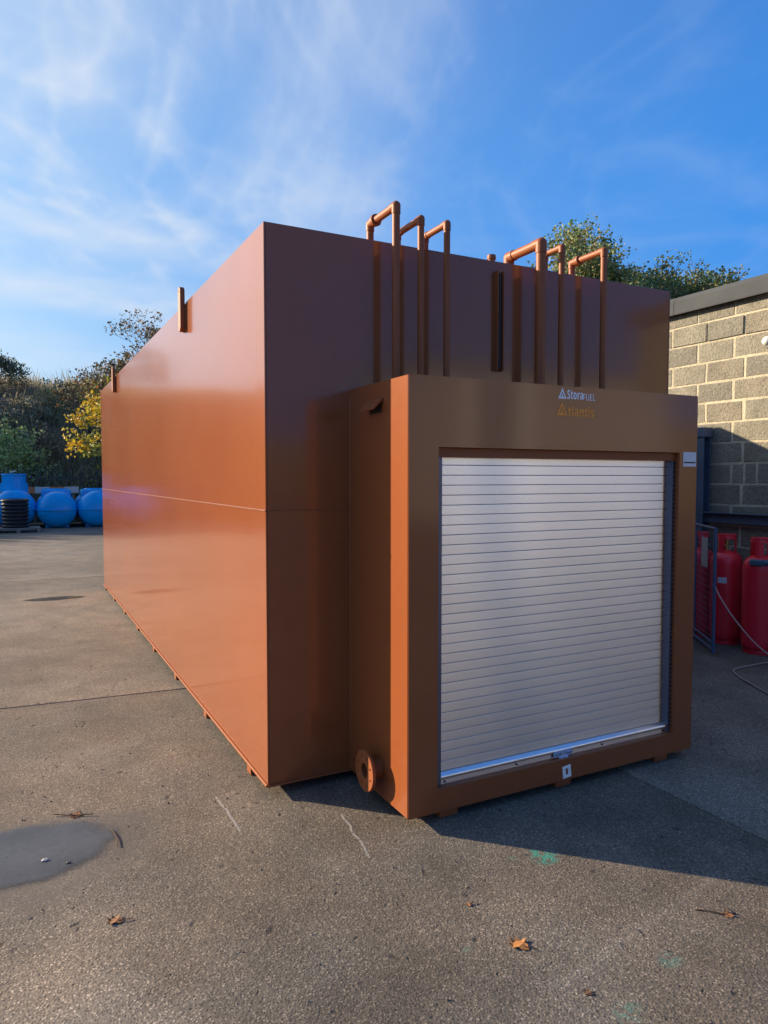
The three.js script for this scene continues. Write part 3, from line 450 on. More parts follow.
{
  const c = thing('storage_cabinet', 'tall dark blue steel cabinet standing in the gap between the tank and the block wall', 'cabinet', [4.45, 0, -6.32]);
  const H = 2.79, W = 1.10, D = 2.4; part('body', span(0, W, 0.06, H - 0.04, -D, -0.03, 0.006), navy, c); part('roof', span(-0.015, W, H - 0.039, H, -D - 0.01, 0, 0.005), navy, c); part('plinth', span(0.03, W - 0.03, 0, 0.059, -D + 0.03, -0.06, 0.004), rubber, c);
  for (const x of [0.02, W / 2 + 0.003]) { const d = part('door', span(x, x + W / 2 - 0.023, 0.1, H - 0.08, -0.029, -0.004, 0.004), navy, c); part('handle', span(x + (x < 0.1 ? 0.45 : 0.04), x + (x < 0.1 ? 0.48 : 0.07), 1.0, 1.3, -0.003, 0.025, 0.005), rubber, d); }
}
{
  const c = thing('gas_cage', 'open blue steel gas bottle cage with its door ajar below the block wall', 'cage', [6.7, 0, -4.6]);
  const Cg = (n, g, m, p = c) => { g.translate(-6.7, 0, 4.6); return part(n, g, m, p); };
  Cg('top_rail', span(6.655, 6.735, 1.215, 1.33, -5.26, -2.9, 0.004), navy); Cg('wall_angle', span(6.60, 6.654, 1.32, 1.33, -5.26, -2.9, 0.001), navy);
  for (const z of [-3.3, -2.95]) Cg('post', span(6.66, 6.72, 0, 1.2145, z - 0.03, z + 0.03, 0.004), navy);
  // the open door: frame with mesh, hinged on the far side
  const A = [6.30, -5.05], Bq = [5.885, -4.49];
  const d = Cg('door_frame', merge([rod([Bq[0], 0.02, Bq[1]], [Bq[0], 1.225, Bq[1]], 0.016, 0.016, 8), rod([A[0], 0.0, A[1]], [A[0], 1.235, A[1]], 0.018, 0.018, 8), rod([A[0], 1.215, A[1]], [Bq[0], 1.215, Bq[1]], 0.014, 0.014, 8), rod([A[0], 0.05, A[1]], [Bq[0], 0.05, Bq[1]], 0.014, 0.014, 8), rod([A[0], 0.12, A[1]], [Bq[0], 0.12, Bq[1]], 0.010, 0.010, 8)]), navyLight);
  const wires = []; for (let k = 1; k < 9; k++) { const t = k / 9; wires.push(rod([mix(A[0], Bq[0], t), 0.05, mix(A[1], Bq[1], t)], [mix(A[0], Bq[0], t), 1.215, mix(A[1], Bq[1], t)], 0.002, 0.002, 5)); } for (let k = 1; k < 20; k++) wires.push(rod([A[0], 0.05 + k * 0.058, A[1]], [Bq[0], 0.05 + k * 0.058, Bq[1]], 0.002, 0.002, 5)); Cg('door_mesh', merge(wires), navy, d);
  const ng = cbox(0.006, 0.29, 0.20, 0.001); ng.rotateY(Math.atan2(A[0] - Bq[0], A[1] - Bq[1])); ng.translate(mix(A[0], Bq[0], 0.50) - 0.012, 0.96, mix(A[1], Bq[1], 0.50) + 0.010); Cg('notice', ng, std(lin(0.34, 0.35, 0.37), 0.7), d);
  const ltG = rod([Bq[0] - 0.02, 0.66, Bq[1] + 0.01], [Bq[0] + 0.02, 0.66, Bq[1] - 0.01], 0.02, 0.02, 8); Cg('latch', ltG, navyLight, d);
}
{
  const redTex = colTex(512, 512, (u, v) => { const n = pfbm(u, v, 5, 5, 730), s = sstep(0.66, 0.78, pfbm(u, v, 22, 4, 740)); const k = 0.75 + 0.4 * n; return [mix(0.80 * k, 0.5, s * 0.4), mix(0.022 * k, 0.05, s * 0.6), mix(0.045 * k, 0.05, s * 0.5)]; }, [1, 1]);
  const red = new THREE.MeshPhysicalMaterial({ map: redTex, roughness: 0.38 }), brass = new THREE.MeshStandardMaterial({ color: lin(0.45, 0.36, 0.16), metalness: 0.9, roughness: 0.4 });
  function bottle(x, z, turn, label) {
    const b = thing('gas_bottle', label, 'gas bottle', [x, 0, z], turn, 'gas bottles'), R = 0.155;
    const pr = [[0.10, 0.035], [0.125, 0.03], [0.148, 0.055], [R, 0.09], [R, 0.12], [R, 0.5], [R, 0.515], [R + 0.002, 0.52], [R, 0.525], [R, 0.82], [R - 0.006, 0.86], [0.135, 0.90], [0.11, 0.925], [0.07, 0.945], [0.02, 0.955], [0.0, 0.955]].map(p => new THREE.Vector2(...p));
    part('body', new THREE.LatheGeometry(pr, 36), red, b);
    part('foot_ring', new THREE.LatheGeometry([[0.12, 0.06], [0.132, 0.05], [0.134, 0.0], [0.128, 0.0], [0.124, 0.05]].map(p => new THREE.Vector2(...p)), 32), red, b);
    // collar with hand openings
    const cg = []; const arc = (a0, a1, y0, y1) => { const g = new THREE.CylinderGeometry(0.088, 0.092, y1 - y0, 14, 1, true, a0, a1 - a0); g.translate(0, (y0 + y1) / 2, 0); const i = new THREE.CylinderGeometry(0.083, 0.087, y1 - y0, 14, 1, true, a0, a1 - a0); i.translate(0, (y0 + y1) / 2, 0); cg.push(g, i); };
    arc(0, Math.PI * 2, 1.075, 1.115); for (const q of [0.2, 2.3, 4.4]) arc(q, q + 0.85, 0.915, 1.075); const tor = new THREE.TorusGeometry(0.086, 0.006, 8, 32); tor.rotateX(Math.PI / 2); tor.translate(0, 1.115, 0); cg.push(tor);
    part('collar', cg, red, b); part('valve', [rod([0, 0.95, 0], [0, 1.04, 0], 0.018, 0.014, 10), rod([0, 1.0, 0], [0.05, 1.0, 0], 0.013, 0.013, 8), rod([0, 1.04, 0], [0, 1.06, 0], 0.026, 0.026, 10)], brass, b); return b;
  }
  const b1 = bottle(6.37, -4.36, 0.4, 'red gas bottle standing farthest from the cage door, with a dark regulator on its shoulder'); part('regulator', [span(-0.17, -0.09, 0.86, 0.92, -0.06, 0.06, 0.01), rod([-0.13, 0.89, 0.05], [-0.12, 0.90, 0.14], 0.028, 0.03, 12)], std(lin(0.05, 0.10, 0.15), 0.5), b1);
  const b2 = bottle(6.47, -4.80, 1.9, 'red gas bottle with a small white label, just clear of the cage door'); const lg = new THREE.CylinderGeometry(0.1565, 0.1565, 0.06, 8, 1, true, -0.35, 0.55); const lb = part('label', lg, std(lin(0.6, 0.62, 0.66), 0.5), b2, [0, 0.66, 0], [0, -1.9 - 1.1, 0]);
  bottle(6.49, -5.14, 0.9, 'red gas bottle behind the mesh of the blue cage door');
  const h = part('hose', tube([[5.87, 0.66, -4.47], [5.84, 0.56, -4.38], [5.82, 0.36, -4.18], [5.85, 0.18, -3.98], [5.95, 0.06, -3.80], [6.1, 0.02, -3.70], [6.22, 0.012, -3.85], [6.12, 0.012, -4.02], [5.82, 0.012, -4.05], [5.55, 0.012, -4.02], [5.40, 0.012, -3.86], [5.30, 0.012, -3.68], [5.18, 0.012, -3.45], [5.1, 0.012, -3.2], [5.2, 0.012, -2.9]], 0.0065, 160, 8), std(lin(0.42, 0.30, 0.26), 0.6), null); h.name = 'gas_hose'; tag(h, 'thin pale pink hose looping from the cage door across the ground', 'hose'); scene.add(h);
}

// ------------------------------------------------------------------ blue plastic tanks, riser, pallet, barrier, fence
const blueTex = colTex(256, 256, (u, v) => { const n = pfbm(u, v, 4, 4, 750), s = pfbm(u, v, 30, 3, 760), k = (0.85 + 0.3 * n) * (0.92 + 0.16 * s); return [0.0 * k, 0.38 * k, 0.80 * k]; }, [0.7, 0.7]);
const blue = new THREE.MeshPhysicalMaterial({ map: blueTex, roughness: 0.26, ior: 1.4 });
function plasticTank(x, z, R, turret, label, group) {
  const t = thing('septic_tank', label, 'tank', [x, 0, z], 0, group), L = 2.7;
  const pr = [[0, 0.0], [0.25, 0.012], [0.5, 0.06], [0.7, 0.15], [0.85, 0.27], [0.95, 0.42], [1.0, 0.6]].map(p => new THREE.Vector2(p[0] * R, p[1] * R)); let y = 0.6 * R;
  for (let k = 0; k < 6; k++) { pr.push(new THREE.Vector2(R, y + 0.10), new THREE.Vector2(R * 0.955, y + 0.13), new THREE.Vector2(R * 0.955, y + 0.22), new THREE.Vector2(R, y + 0.25)); y += 0.32; }
  const yl = y + 0.05;[[1.0, 0], [0.95, 0.18], [0.85, 0.33], [0.7, 0.45], [0.5, 0.54], [0.25, 0.588], [0, 0.6]].forEach(p => pr.push(new THREE.Vector2(p[0] * R, yl + p[1] * R)));
  const g = new THREE.LatheGeometry(pr, 40); g.rotateX(-Math.PI / 2); g.translate(0, R, 0); part('shell', g, blue, t);
  part('seam_flange', [span(-R - 0.035, R + 0.035, R - 0.018, R + 0.018, -yl - 0.1, -0.55 * R, 0.006), (() => { const s = new THREE.CylinderGeometry(R * 1.0, R * 1.0, 0.036, 28, 1, false, -Math.PI / 2, Math.PI); s.scale(1.0, 1, 0.62); s.translate(0, R, -0.55 * R); return s; })()], blue, t);
  if (turret === 'tall') { const n = part('neck', [rod([0, R * 1.85, -0.95], [0, 1.52, -0.95], 0.44, 0.42, 32)], blue, t); part('turret', [rod([0, 1.50, -0.95], [0, 1.80, -0.95], 0.37, 0.36, 32), rod([0, 1.79, -0.95], [0, 1.835, -0.95], 0.395, 0.39, 32)], blue, t); part('lid_handle', rod([-0.12, 1.87, -0.95], [0.05, 1.93, -0.95], 0.03, 0.02, 8), std(lin(0.5, 0.46, 0.4), 0.7), t); }
  else { part('turret', [span(-0.46, 0.46, R * 1.6, 2 * R + 0.06, -1.6, -0.62, 0.04), rod([0, 2 * R + 0.04, -1.15], [0, 2 * R + 0.09, -1.15], 0.36, 0.35, 28)], blue, t); }
  for (const zz of [-0.6, -1.9]) part('saddle', span(-R * 0.6, R * 0.6, 0, R * 0.22, zz - 0.12, zz + 0.12, 0.01), blue, t);
  return t;
}
plasticTank(-0.12, -26.2, 0.66, 'tall', 'blue plastic tank with a tall round turret behind the black riser', 'blue tanks');
plasticTank(1.16, -26.0, 0.62, 'low', 'domed blue plastic tank between the turreted tank and the tank nearest the brown one', 'blue tanks');
plasticTank(2.42, -26.0, 0.62, 'low', 'domed blue plastic tank half hidden by the corner of the brown tank', 'blue tanks');
for (const [k, x] of [-1.5].entries()) plasticTank(x, -26 - 0.15 * k, 0.62, 'low', 'domed blue plastic tank beyond the turreted one at the open end of the row', 'blue tanks');
{
  const wood = std(lin(0.24, 0.20, 0.15), 0.85), p = thing('pallet', 'weathered grey wooden pallet under the black riser', 'pallet', [-0.02, 0, -25.0]);
  for (let k = 0; k < 7; k++) part('plank', span(-0.62, 0.62, 0.115, 0.137, -0.5 + k * 0.155, -0.5 + k * 0.155 + 0.11, 0.003), wood, p);
  for (const x of [-0.56, 0, 0.56]) { part('runner', span(x - 0.05, x + 0.05, 0.022, 0.1145, -0.5, 0.54, 0.003), wood, p); part('plank', span(x - 0.055, x + 0.055, 0, 0.0215, -0.5, 0.54, 0.003), wood, p); }
  const pr = []; for (let k = 0; k < 8; k++) { const y = k * 0.113; pr.push([0.35, y], [0.37, y + 0.012], [0.405, y + 0.03], [0.405, y + 0.07], [0.37, y + 0.09]); } pr.push([0.35, 0.905], [0.30, 0.905], [0.30, 0.88], [0, 0.88]);
  const r = part('ribbed_riser', new THREE.LatheGeometry(pr.map(q => new THREE.Vector2(...q)), 36), std(lin(0.012, 0.013, 0.015), 0.35), null, [-0.10, 0.1375, -25.0]); tag(r, 'black ribbed plastic riser standing on a pallet in front of the blue tanks', 'riser'); scene.add(r);
  const b = thing('barrier', 'orange and white barrier board behind the blue tanks', 'barrier', [0.55, 0, -29.2]);
  for (let k = 0; k < 6; k++) part('board', span(-1.5 + k * 0.5, -1.002 + k * 0.5, 1.12, 1.36, -0.02, 0.02, 0.004), k % 2 ? std(lin(0.62, 0.58, 0.52), 0.6) : std(lin(0.62, 0.20, 0.06), 0.6), b);
  for (const x of [-1.3, 1.3]) part('leg', span(x - 0.04, x + 0.04, 0, 1.4, -0.065, -0.022, 0.004), wood, b);
  const f = thing('palisade_fence', 'dark steel palisade fence at the foot of the bank', 'fence', [0, 0, -30]); const fm = std(lin(0.05, 0.06, 0.065), 0.6), pale = cbox(0.035, 1.95, 0.012, 0.004, 0, 1.0, 0), tip = new THREE.ConeGeometry(0.025, 0.12, 4); tip.translate(0, 2.03, 0);
  const pg = merge([pale, tip]); for (let k = 0; k < 110; k++) part('pale', pg, fm, f, [-9 + k * 0.155, 0.02, 0.03]);
  for (const y of [0.35, 1.7]) part('rail', span(-9.1, 8.1, y - 0.025, y + 0.025, -0.025, 0.022, 0.003), fm, f); for (let k = 0; k < 7; k++) part('post', span(-9 + k * 2.8 - 0.04, -9 + k * 2.8 + 0.04, 0, 1.95, -0.11, -0.026, 0.004), fm, f);
}

// ------------------------------------------------------------------ bank with rough grass
const bankH = az => { const a = Math.abs(((az + 180) % 360 + 360) % 360 - 180); const back = sstep(55, 150, a); return mix(5.0, 2.8, back) + 0.7 * (fbm(az * 0.06 + 40, 2, 3, 800) - 0.5) * 2; };
function bankY(az, r) { const n = (fbm(az * 0.3, r * 0.15, 3, 810) - 0.5) * 0.9; const s = sstep(30.8, 39.5, r); return -0.06 + s * (bankH(az) + n) - sstep(46, 90, r) * (bankH(az) + 1); }
{
  const nA = 240, rs = [30.2, 31, 32, 33, 34.2, 35.4, 36.6, 37.8, 39, 41, 44, 50, 60, 92], P = [], I = [];
  for (let i = 0; i <= nA; i++) { const az = -180 + 360 * i / nA, a = az * Math.PI / 180; for (const r of rs) P.push(Math.sin(a) * r, bankY(i === nA ? -180 : az, r), -Math.cos(a) * r); }
  for (let i = 0; i < nA; i++) for (let j = 0; j < rs.length - 1; j++) { const a = i * rs.length + j, b = a + 1, c = a + rs.length, d = c + 1; I.push(a, b, c, b, d, c); }
  const g = new THREE.BufferGeometry(); g.setAttribute('position', new THREE.BufferAttribute(new Float32Array(P), 3)); g.setIndex(I); g.computeVertexNormals();
  struct(part('bank', g, std(lin(0.055, 0.048, 0.030), 1), null), 'bank');
  // one clump: bent blades
  const blades = []; for (let k = 0; k < 14; k++) { const a = rr(0, 6.28), l = rr(0.6, 1.35), lean = rr(0.1, 0.5), w = rr(0.012, 0.022), ox = rr(-0.22, 0.22), oz = rr(-0.22, 0.22), dx = Math.cos(a), dz = Math.sin(a), sx = -dz, sz = dx;
    const q = t => [ox + dx * lean * l * t * t, l * (t - 0.22 * lean * t * t), oz + dz * lean * l * t * t], p0 = q(0), p1 = q(0.55), p2 = q(1), V = [];
    const e = (p, s, ww) => [p[0] + sx * s * ww, p[1], p[2] + sz * s * ww];
    V.push(...e(p0, -1, w), ...e(p0, 1, w), ...e(p1, 1, w * 0.8), ...e(p0, -1, w), ...e(p1, 1, w * 0.8), ...e(p1, -1, w * 0.8), ...e(p1, -1, w * 0.8), ...e(p1, 1, w * 0.8), ...p2);
    const bg = new THREE.BufferGeometry(); bg.setAttribute('position', new THREE.BufferAttribute(new Float32Array(V), 3)); bg.computeVertexNormals(); blades.push(bg); }
  const cl = merge(blades), N = 9000, N2 = 9000, im = new THREE.InstancedMesh(cl, new THREE.MeshPhysicalMaterial({ color: 0xffffff, roughness: 0.9, transmission: 0.5, thickness: 0, side: THREE.DoubleSide }), N + N2), M = new THREE.Matrix4(), Q = new THREE.Quaternion(), C = new THREE.Color();
  for (let k = 0; k < N + N2; k++) { const inV = k < N, az = inV ? rr(-16, 13) : rr(-180, 180), r = rr(31, 44), a = az * Math.PI / 180; Q.setFromAxisAngle(new THREE.Vector3(0, 1, 0), rr(0, 6.28)); const s = rr(0.8, 1.5) * (inV ? 1 : 1.25) * (0.75 + 0.6 * fbm(az * 0.5, r * 0.4, 2, 820)); M.compose(new THREE.Vector3(Math.sin(a) * r, bankY(az, r) - 0.05, -Math.cos(a) * r), Q, new THREE.Vector3(s * 1.2, s, s * 1.2)); im.setMatrixAt(k, M);
    const t = fbm(az * 0.7 + 9, r * 0.5, 3, 830), u = rnd(); C.setRGB(mix(0.46, 0.24, t) * (0.7 + 0.6 * u), mix(0.39, 0.24, t) * (0.7 + 0.6 * u), mix(0.27, 0.125, t) * (0.7 + 0.6 * u)); im.setColorAt(k, C); }
  im.name = 'rough_grass'; im.userData.kind = 'stuff'; im.castShadow = im.receiveShadow = true; tag(im, 'tall dry brown grass covering the bank', 'grass'); scene.add(im);
}

// ------------------------------------------------------------------ trees and bushes
const bark = std(lin(0.095, 0.075, 0.055), 0.95);
const leafMat = new THREE.MeshPhysicalMaterial({ vertexColors: true, roughness: 0.75, transmission: 0.4, thickness: 0, side: THREE.DoubleSide });
function leaves(pts, cols, size, per, spread) {
  const n = pts.length * per, P = new Float32Array(n * 18), Cc = new Float32Array(n * 18), N = new Float32Array(n * 18); let o = 0; const u = new THREE.Vector3(), v = new THREE.Vector3(), nn = new THREE.Vector3(), c = new THREE.Vector3();
  for (const p of pts) { const cc0 = cols[Math.floor(rnd() * cols.length)], bright = rr(0.75, 1.25);
    for (let k = 0; k < per; k++) {
      const rad = spread * Math.cbrt(rnd()), th = rr(0, 6.28), ph = Math.acos(rr(-1, 1)); c.set(p[0] + rad * Math.sin(ph) * Math.cos(th), p[1] + 0.75 * rad * Math.cos(ph), p[2] + rad * Math.sin(ph) * Math.sin(th));
      u.set(rr(-1, 1), rr(-0.8, 0.5), rr(-1, 1)).normalize(); nn.set(rr(-1, 1), rr(-0.3, 1), rr(-1, 1)); v.crossVectors(u, nn).normalize(); nn.crossVectors(u, v).normalize();
      const s = size * rr(0.6, 1.3), w = s * 0.42, q = rnd() < 0.2 ? cols[Math.floor(rnd() * cols.length)] : cc0, b = bright * rr(0.7, 1.3);
      const A = [c.x - u.x * s / 2, c.y - u.y * s / 2, c.z - u.z * s / 2], Bv = [c.x + v.x * w + nn.x * w * 0.4, c.y + v.y * w + nn.y * w * 0.4, c.z + v.z * w + nn.z * w * 0.4], D = [c.x + u.x * s / 2, c.y + u.y * s / 2, c.z + u.z * s / 2], E2 = [c.x - v.x * w + nn.x * w * 0.4, c.y - v.y * w + nn.y * w * 0.4, c.z - v.z * w + nn.z * w * 0.4];
      for (const X of [A, Bv, D, A, D, E2]) { P.set(X, o); Cc[o] = q[0] * b; Cc[o + 1] = q[1] * b; Cc[o + 2] = q[2] * b; N[o] = nn.x; N[o + 1] = nn.y; N[o + 2] = nn.z; o += 3; }
    } }
  const g = new THREE.BufferGeometry(); g.setAttribute('position', new THREE.BufferAttribute(P, 3)); g.setAttribute('color', new THREE.BufferAttribute(Cc, 3)); g.computeVertexNormals(); return g;
}
function grow(opts) {            // returns { wood: [geometries], tips: [points] }
  const wood = [], tips = [], { H, spread, levels, split, r0, up, trunkLen } = opts;
  const step = (p, d, L, r, lv) => {
    const n = lv === 0 ? 3 : 2; let q = p.clone(), dir = d.clone();
    for (let i = 0; i < n; i++) { const e = q.clone().addScaledVector(dir, L / n); const ra = r * (1 - 0.32 * i / n), rb = r * (1 - 0.32 * (i + 1) / n); if (r > 0.002) wood.push(rod(q.toArray(), e.toArray(), Math.max(ra, 0.009), Math.max(rb, 0.007), lv < 2 ? 9 : lv < 4 ? 5 : 3, false)); q = e; dir.x += rr(-0.16, 0.16); dir.z += rr(-0.16, 0.16); dir.y += up * 0.1; dir.normalize();
      if (lv > 1 || (lv === 1 && i > 0)) tips.push([q.x, q.y, q.z, lv]); }
    if (lv >= levels) return;
    const k = lv === 0 ? split + 2 : split;
    for (let i = 0; i < k; i++) { const a = (i + rnd()) / k * 6.28 + lv, t = spread * rr(0.7, 1.3), nd = dir.clone().multiplyScalar(Math.cos(t)); const ax = new THREE.Vector3(1, 0, 0); if (Math.abs(dir.x) > 0.8) ax.set(0, 0, 1); const s1 = new THREE.Vector3().crossVectors(dir, ax).normalize(), s2 = new THREE.Vector3().crossVectors(dir, s1); nd.addScaledVector(s1, Math.sin(t) * Math.cos(a)).addScaledVector(s2, Math.sin(t) * Math.sin(a)); nd.y += up * 0.25; nd.normalize(); const st = lv === 0 ? p.clone().lerp(q, rr(0.62, 1)) : q; step(st, nd, L * rr(0.58, 0.82), r * rr(0.48, 0.62), lv + 1); }
  };
  step(new THREE.Vector3(0, -0.3, 0), new THREE.Vector3(rr(-0.05, 0.05), 1, rr(-0.05, 0.05)).normalize(), trunkLen, r0, 0);
  const top = Math.max(...tips.map(t => t[1])), k = H / top;
  return { wood: wood.map(g => g.scale(k, k, k)), tips: tips.map(t => [t[0] * k, t[1] * k, t[2] * k, t[3]]) };
}
function tree(name, label, cat, pos, opts, cols, lf, group) {
  const t = thing(name, label, cat, pos, 0, group), g = grow(opts);
  const tr = g.wood.shift(); const tk = [tr, g.wood.shift(), g.wood.shift()]; part('trunk', tk, bark, t); part('limbs', g.wood, bark, t);
  let tp = g.tips.filter(q => q[3] >= lf.from && rnd() < lf.keep); part('crown', leaves(tp, cols, lf.size, lf.per, lf.spread), leafMat, t); return t;
}
const GREEN = [[0.15, 0.24, 0.06], [0.20, 0.27, 0.07], [0.12, 0.19, 0.06], [0.26, 0.27, 0.08], [0.28, 0.23, 0.07]];
const OLIVE = [[0.13, 0.155, 0.07], [0.11, 0.14, 0.065], [0.17, 0.18, 0.08]];
const YELLOW = [[0.66, 0.50, 0.02], [0.58, 0.48, 0.03], [0.36, 0.38, 0.05], [0.66, 0.40, 0.02]];
const AUTUMN = [[0.16, 0.13, 0.05], [0.11, 0.115, 0.05], [0.30, 0.15, 0.04], [0.09, 0.09, 0.045]];
seed = 377; tree('tree', 'tall green tree rising behind the pipes of the brown tank', 'tree', [20.6, 0, -22.9], { H: 12.6, spread: 0.44, levels: 5, split: 3, r0: 0.30, up: 0.35, trunkLen: 3.2 }, GREEN, { from: 3, keep: 0.8, size: 0.13, per: 30, spread: 0.46 }, 'trees behind the building');
seed = 178; tree('tree', 'green tree with browning leaves between two others behind the block building roof', 'tree', [24.3, 0, -22.0], { H: 11.5, spread: 0.46, levels: 5, split: 3, r0: 0.28, up: 0.3, trunkLen: 3.0 }, GREEN, { from: 3, keep: 0.8, size: 0.13, per: 30, spread: 0.46 }, 'trees behind the building');
seed = 79; tree('tree', 'thin leaved tree standing behind the block building roof, apart from the others', 'tree', [25.7, 0, -21.2], { H: 11.4, spread: 0.38, levels: 5, split: 3, r0: 0.24, up: 0.3, trunkLen: 3.0 }, GREEN, { from: 3, keep: 0.65, size: 0.12, per: 22, spread: 0.44 }, 'trees behind the building');
seed = 80; tree('tree', 'half bare autumn tree with orange leaves above the yellow tree', 'tree', [4.5, bankY(8.2, 31.6) - 0.1, -31.2], { H: 8.9, spread: 0.48, levels: 6, split: 3, r0: 0.16, up: 0.35, trunkLen: 2.6 }, AUTUMN, { from: 4, keep: 0.42, size: 0.12, per: 6, spread: 0.34 });
seed = 81; tree('tree', 'half bare dark tree on top of the grassy bank', 'tree', [-1.9, bankY(-3, 37.5) - 0.2, -37.5], { H: 4.6, spread: 0.6, levels: 6, split: 3, r0: 0.10, up: 0.25, trunkLen: 1.4 }, OLIVE, { from: 5, keep: 0.22, size: 0.11, per: 6, spread: 0.35 });
seed = 82; tree('tree', 'low spreading tree with bright yellow leaves beside the far corner of the brown tank', 'tree', [4.2, 0, -29.0], { H: 5.6, spread: 0.72, levels: 4, split: 3, r0: 0.11, up: 0.05, trunkLen: 2.0 }, YELLOW, { from: 2, keep: 0.95, size: 0.14, per: 22, spread: 0.36 });
const bush = (label, pos, R, H, cols, n, grp) => {
  const t = thing('bush', label, 'bush', pos, 0, grp), pts = []; const wd = [];
  for (let k = 0; k < n; k++) { const a = rr(0, 6.28), e = Math.acos(rr(0, 1)), q = Math.pow(rnd(), 0.4) * (0.72 + 0.5 * fbm(a * 1.4 + R * 9, e * 2, 2, 850)); pts.push([R * q * Math.sin(e) * Math.cos(a), 0.15 + H * q * Math.cos(e), R * q * Math.sin(e) * Math.sin(a)]); if (k % 9 === 0) wd.push(rod([0, 0, 0], pts[k], 0.02, 0.006, 4, false)); }
  part('stem', wd, bark, t); part('crown', leaves(pts, cols.map(q => q.map(v => v * 1.3)), 0.13, 14, 0.32), leafMat, t); return t;
};
seed = 90;
bush('large rounded grey green bush on the bank above the turreted blue tank', [-0.2, 0.2, -32.2], 1.75, 3.9, [[0.30, 0.38, 0.13], [0.25, 0.34, 0.11], [0.36, 0.39, 0.16]], 420);
const scrub = [['straw brown scrub high on the bank beside the dark tree', 0.6, 35.8, 1.3, 1.5, [[0.34, 0.28, 0.17], [0.26, 0.24, 0.13]]], ['olive scrub on the bank crest between the dark tree and the autumn tree', 2.4, 36.6, 1.2, 1.6, [[0.22, 0.23, 0.10], [0.30, 0.27, 0.14]]], ['rust brown scrub halfway up the bank above the barrier', 2.0, 34.0, 1.2, 1.5, [[0.32, 0.24, 0.14], [0.22, 0.20, 0.11]]], ['pale green scrub on the bank above the large rounded bush', -2.0, 34.6, 1.3, 1.7, [[0.26, 0.30, 0.15], [0.32, 0.32, 0.18]]]];
for (const [label, az, r, R2, H2, cols] of scrub) { const a = az * Math.PI / 180; bush(label, [Math.sin(a) * r, bankY(az, r) - 0.1, -Math.cos(a) * r], R2, H2 + 1.0, cols, 240); }
bush('low dark bramble behind the fence below the yellow tree', [2.5, 0.1, -31.3], 1.5, 1.9, OLIVE, 240);
bush('dark bramble behind the orange and white barrier', [0.9, 0.1, -31.8], 1.4, 2.2, OLIVE, 240);
bush('low dark bramble at the end of the row of blue tanks', [-3.6, 0.1, -31.6], 1.9, 2.4, OLIVE, 240);

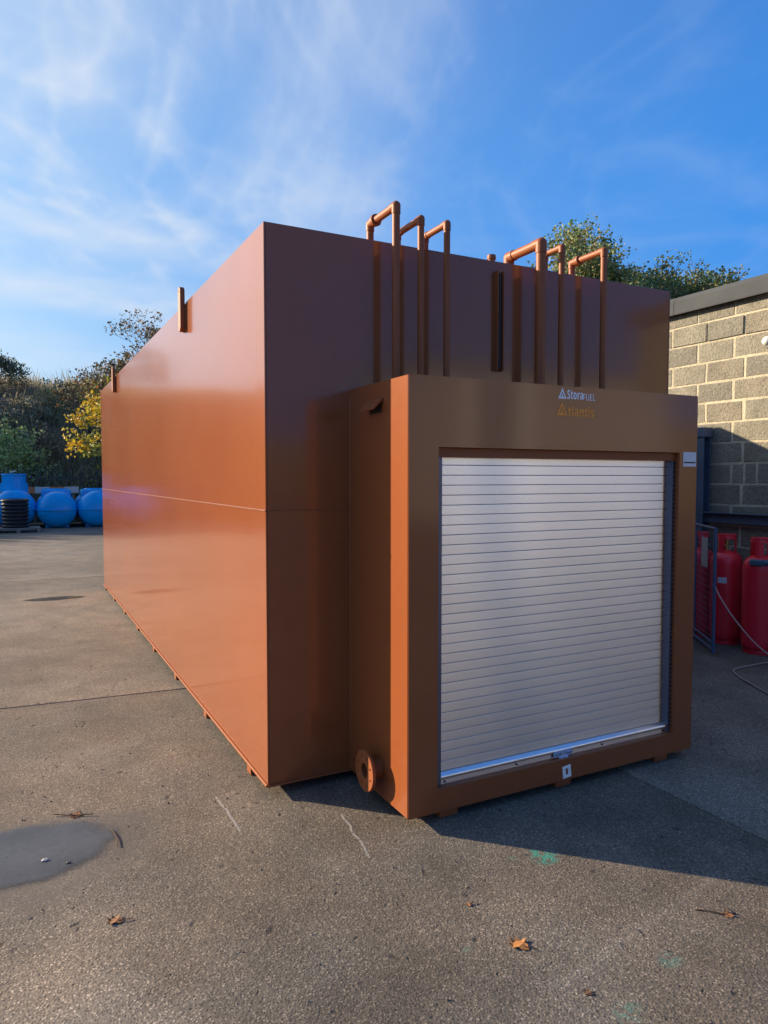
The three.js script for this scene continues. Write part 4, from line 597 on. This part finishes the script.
// ------------------------------------------------------------------ leaves, twigs and grit on the ground
{
  const leafG = (s) => { const sh = new THREE.Shape(); sh.moveTo(0, -0.5 * s); for (const [x, y] of [[0.22, -0.3], [0.2, -0.12], [0.48, -0.02], [0.26, 0.12], [0.3, 0.36], [0.1, 0.28], [0, 0.52]]) sh.lineTo(x * s, y * s); for (const [x, y] of [[-0.12, 0.27], [-0.3, 0.34], [-0.25, 0.12], [-0.46, 0.0], [-0.2, -0.12], [-0.2, -0.32]]) sh.lineTo(x * s, y * s); sh.closePath(); const g = new THREE.ExtrudeGeometry(sh, { depth: 0.0012, bevelEnabled: false }); g.rotateX(-Math.PI / 2); const p = g.attributes.position; for (let i = 0; i < p.count; i++) { const x = p.getX(i) / s, z = p.getZ(i) / s; p.setY(i, p.getY(i) + s * (0.35 * x * x + 0.18 * z * z + 0.05 * Math.sin(z * 9))); } g.computeVertexNormals(); return g; };
  const lc = [lin(0.40, 0.17, 0.045), lin(0.22, 0.10, 0.04), lin(0.12, 0.06, 0.03)];
  const L = [[1.582, -1.983, 0.085, 0, 0.3, 'curled orange brown leaf with a dark stalk lying on sunlit concrete'], [1.557, -2.267, 0.032, 1, 1.3, 'small orange leaf fragment lying on sunlit concrete'], [2.415, -1.749, 0.05, 1, 2.1, 'dark red leaf scrap beside a twig on the concrete'], [0.293, -2.808, 0.07, 1, 0.9, 'shrivelled brown leaf lying near the large puddle'], [0.22, -3.80, 0.075, 1, 2.6, 'brown leaf lying at the far rim of the large puddle'], [1.633, -1.686, 0.035, 2, 0.2, 'tiny dark leaf curled beside a teal paint mark']];
  for (const [x, z, s, c, a, label] of L) { const t = thing('fallen_leaf', label, 'leaf', [x, 0.001, z], a); part('blade', leafG(s), std(lc[c], 0.8), t); part('stalk', tube([[0, 0.004, 0.2 * s], [0.1 * s, 0.006, 0.5 * s], [0.3 * s, 0.004, 0.8 * s]], 0.0016, 8, 5), std(lin(0.05, 0.03, 0.02), 0.9), t); }
  const tw = (pts, label) => { const m = part('twig', tube(pts, 0.0026, 20, 5), std(lin(0.08, 0.05, 0.03), 0.9), null); m.name = numbered('twig'); tag(m, label, 'twig'); scene.add(m); };
  tw([[2.33, 0.003, -1.83], [2.37, 0.006, -1.79], [2.40, 0.003, -1.76], [2.45, 0.003, -1.74]], 'thin brown twig beside the dark red leaf scrap'); tw([[0.12, 0.008, -3.85], [0.2, 0.006, -3.80], [0.3, 0.008, -3.76]], 'thin brown twig across the far rim of the large puddle'); tw([[0.36, 0.008, -3.56], [0.375, 0.007, -3.46], [0.37, 0.008, -3.38]], 'short dark twig along the side rim of the large puddle');
  const st = new THREE.IcosahedronGeometry(1, 0), N = 2600, im = new THREE.InstancedMesh(st, std(0xffffff, 0.9), N), M = new THREE.Matrix4(), Q = new THREE.Quaternion(), E3 = new THREE.Euler(), C = new THREE.Color();
  for (let k = 0; k < N; k++) { const x = rr(-2, 4.2), z = -1.0 - Math.pow(rnd(), 0.8) * 6, s = 0.0012 + 0.0045 * Math.pow(rnd(), 5); Q.setFromEuler(E3.set(rr(0, 6), rr(0, 6), rr(0, 6))); M.compose(new THREE.Vector3(x, s * 0.4, z), Q, new THREE.Vector3(s * rr(0.8, 1.5), s * rr(0.5, 0.9), s * rr(0.8, 1.3))); im.setMatrixAt(k, M); const b = rr(0.5, 1.5); C.setRGB(0.17 * b, 0.15 * b, 0.12 * b); im.setColorAt(k, C); }
  im.name = 'grit'; im.userData.kind = 'stuff'; tag(im, 'loose grit scattered over the concrete', 'grit'); scene.add(im);
  // pale scraps in the puddle
  for (const [x, z, s, label] of [[0.07, -3.40, 0.013, 'pale scrap of litter lying in the large puddle beside a darker one'], [0.16, -3.33, 0.009, 'dark stone poking out of the large puddle']]) { const g = new THREE.DodecahedronGeometry(s, 0); g.scale(1.3, 0.5, 0.9); const m = part('pebble', g, std(s > 0.01 ? lin(0.45, 0.44, 0.42) : lin(0.08, 0.075, 0.07), 0.8), null, [x, 0.006, z]); m.name = numbered('pebble'); tag(m, label, 'pebble'); scene.add(m); }
}

renderer.render(scene, camera);
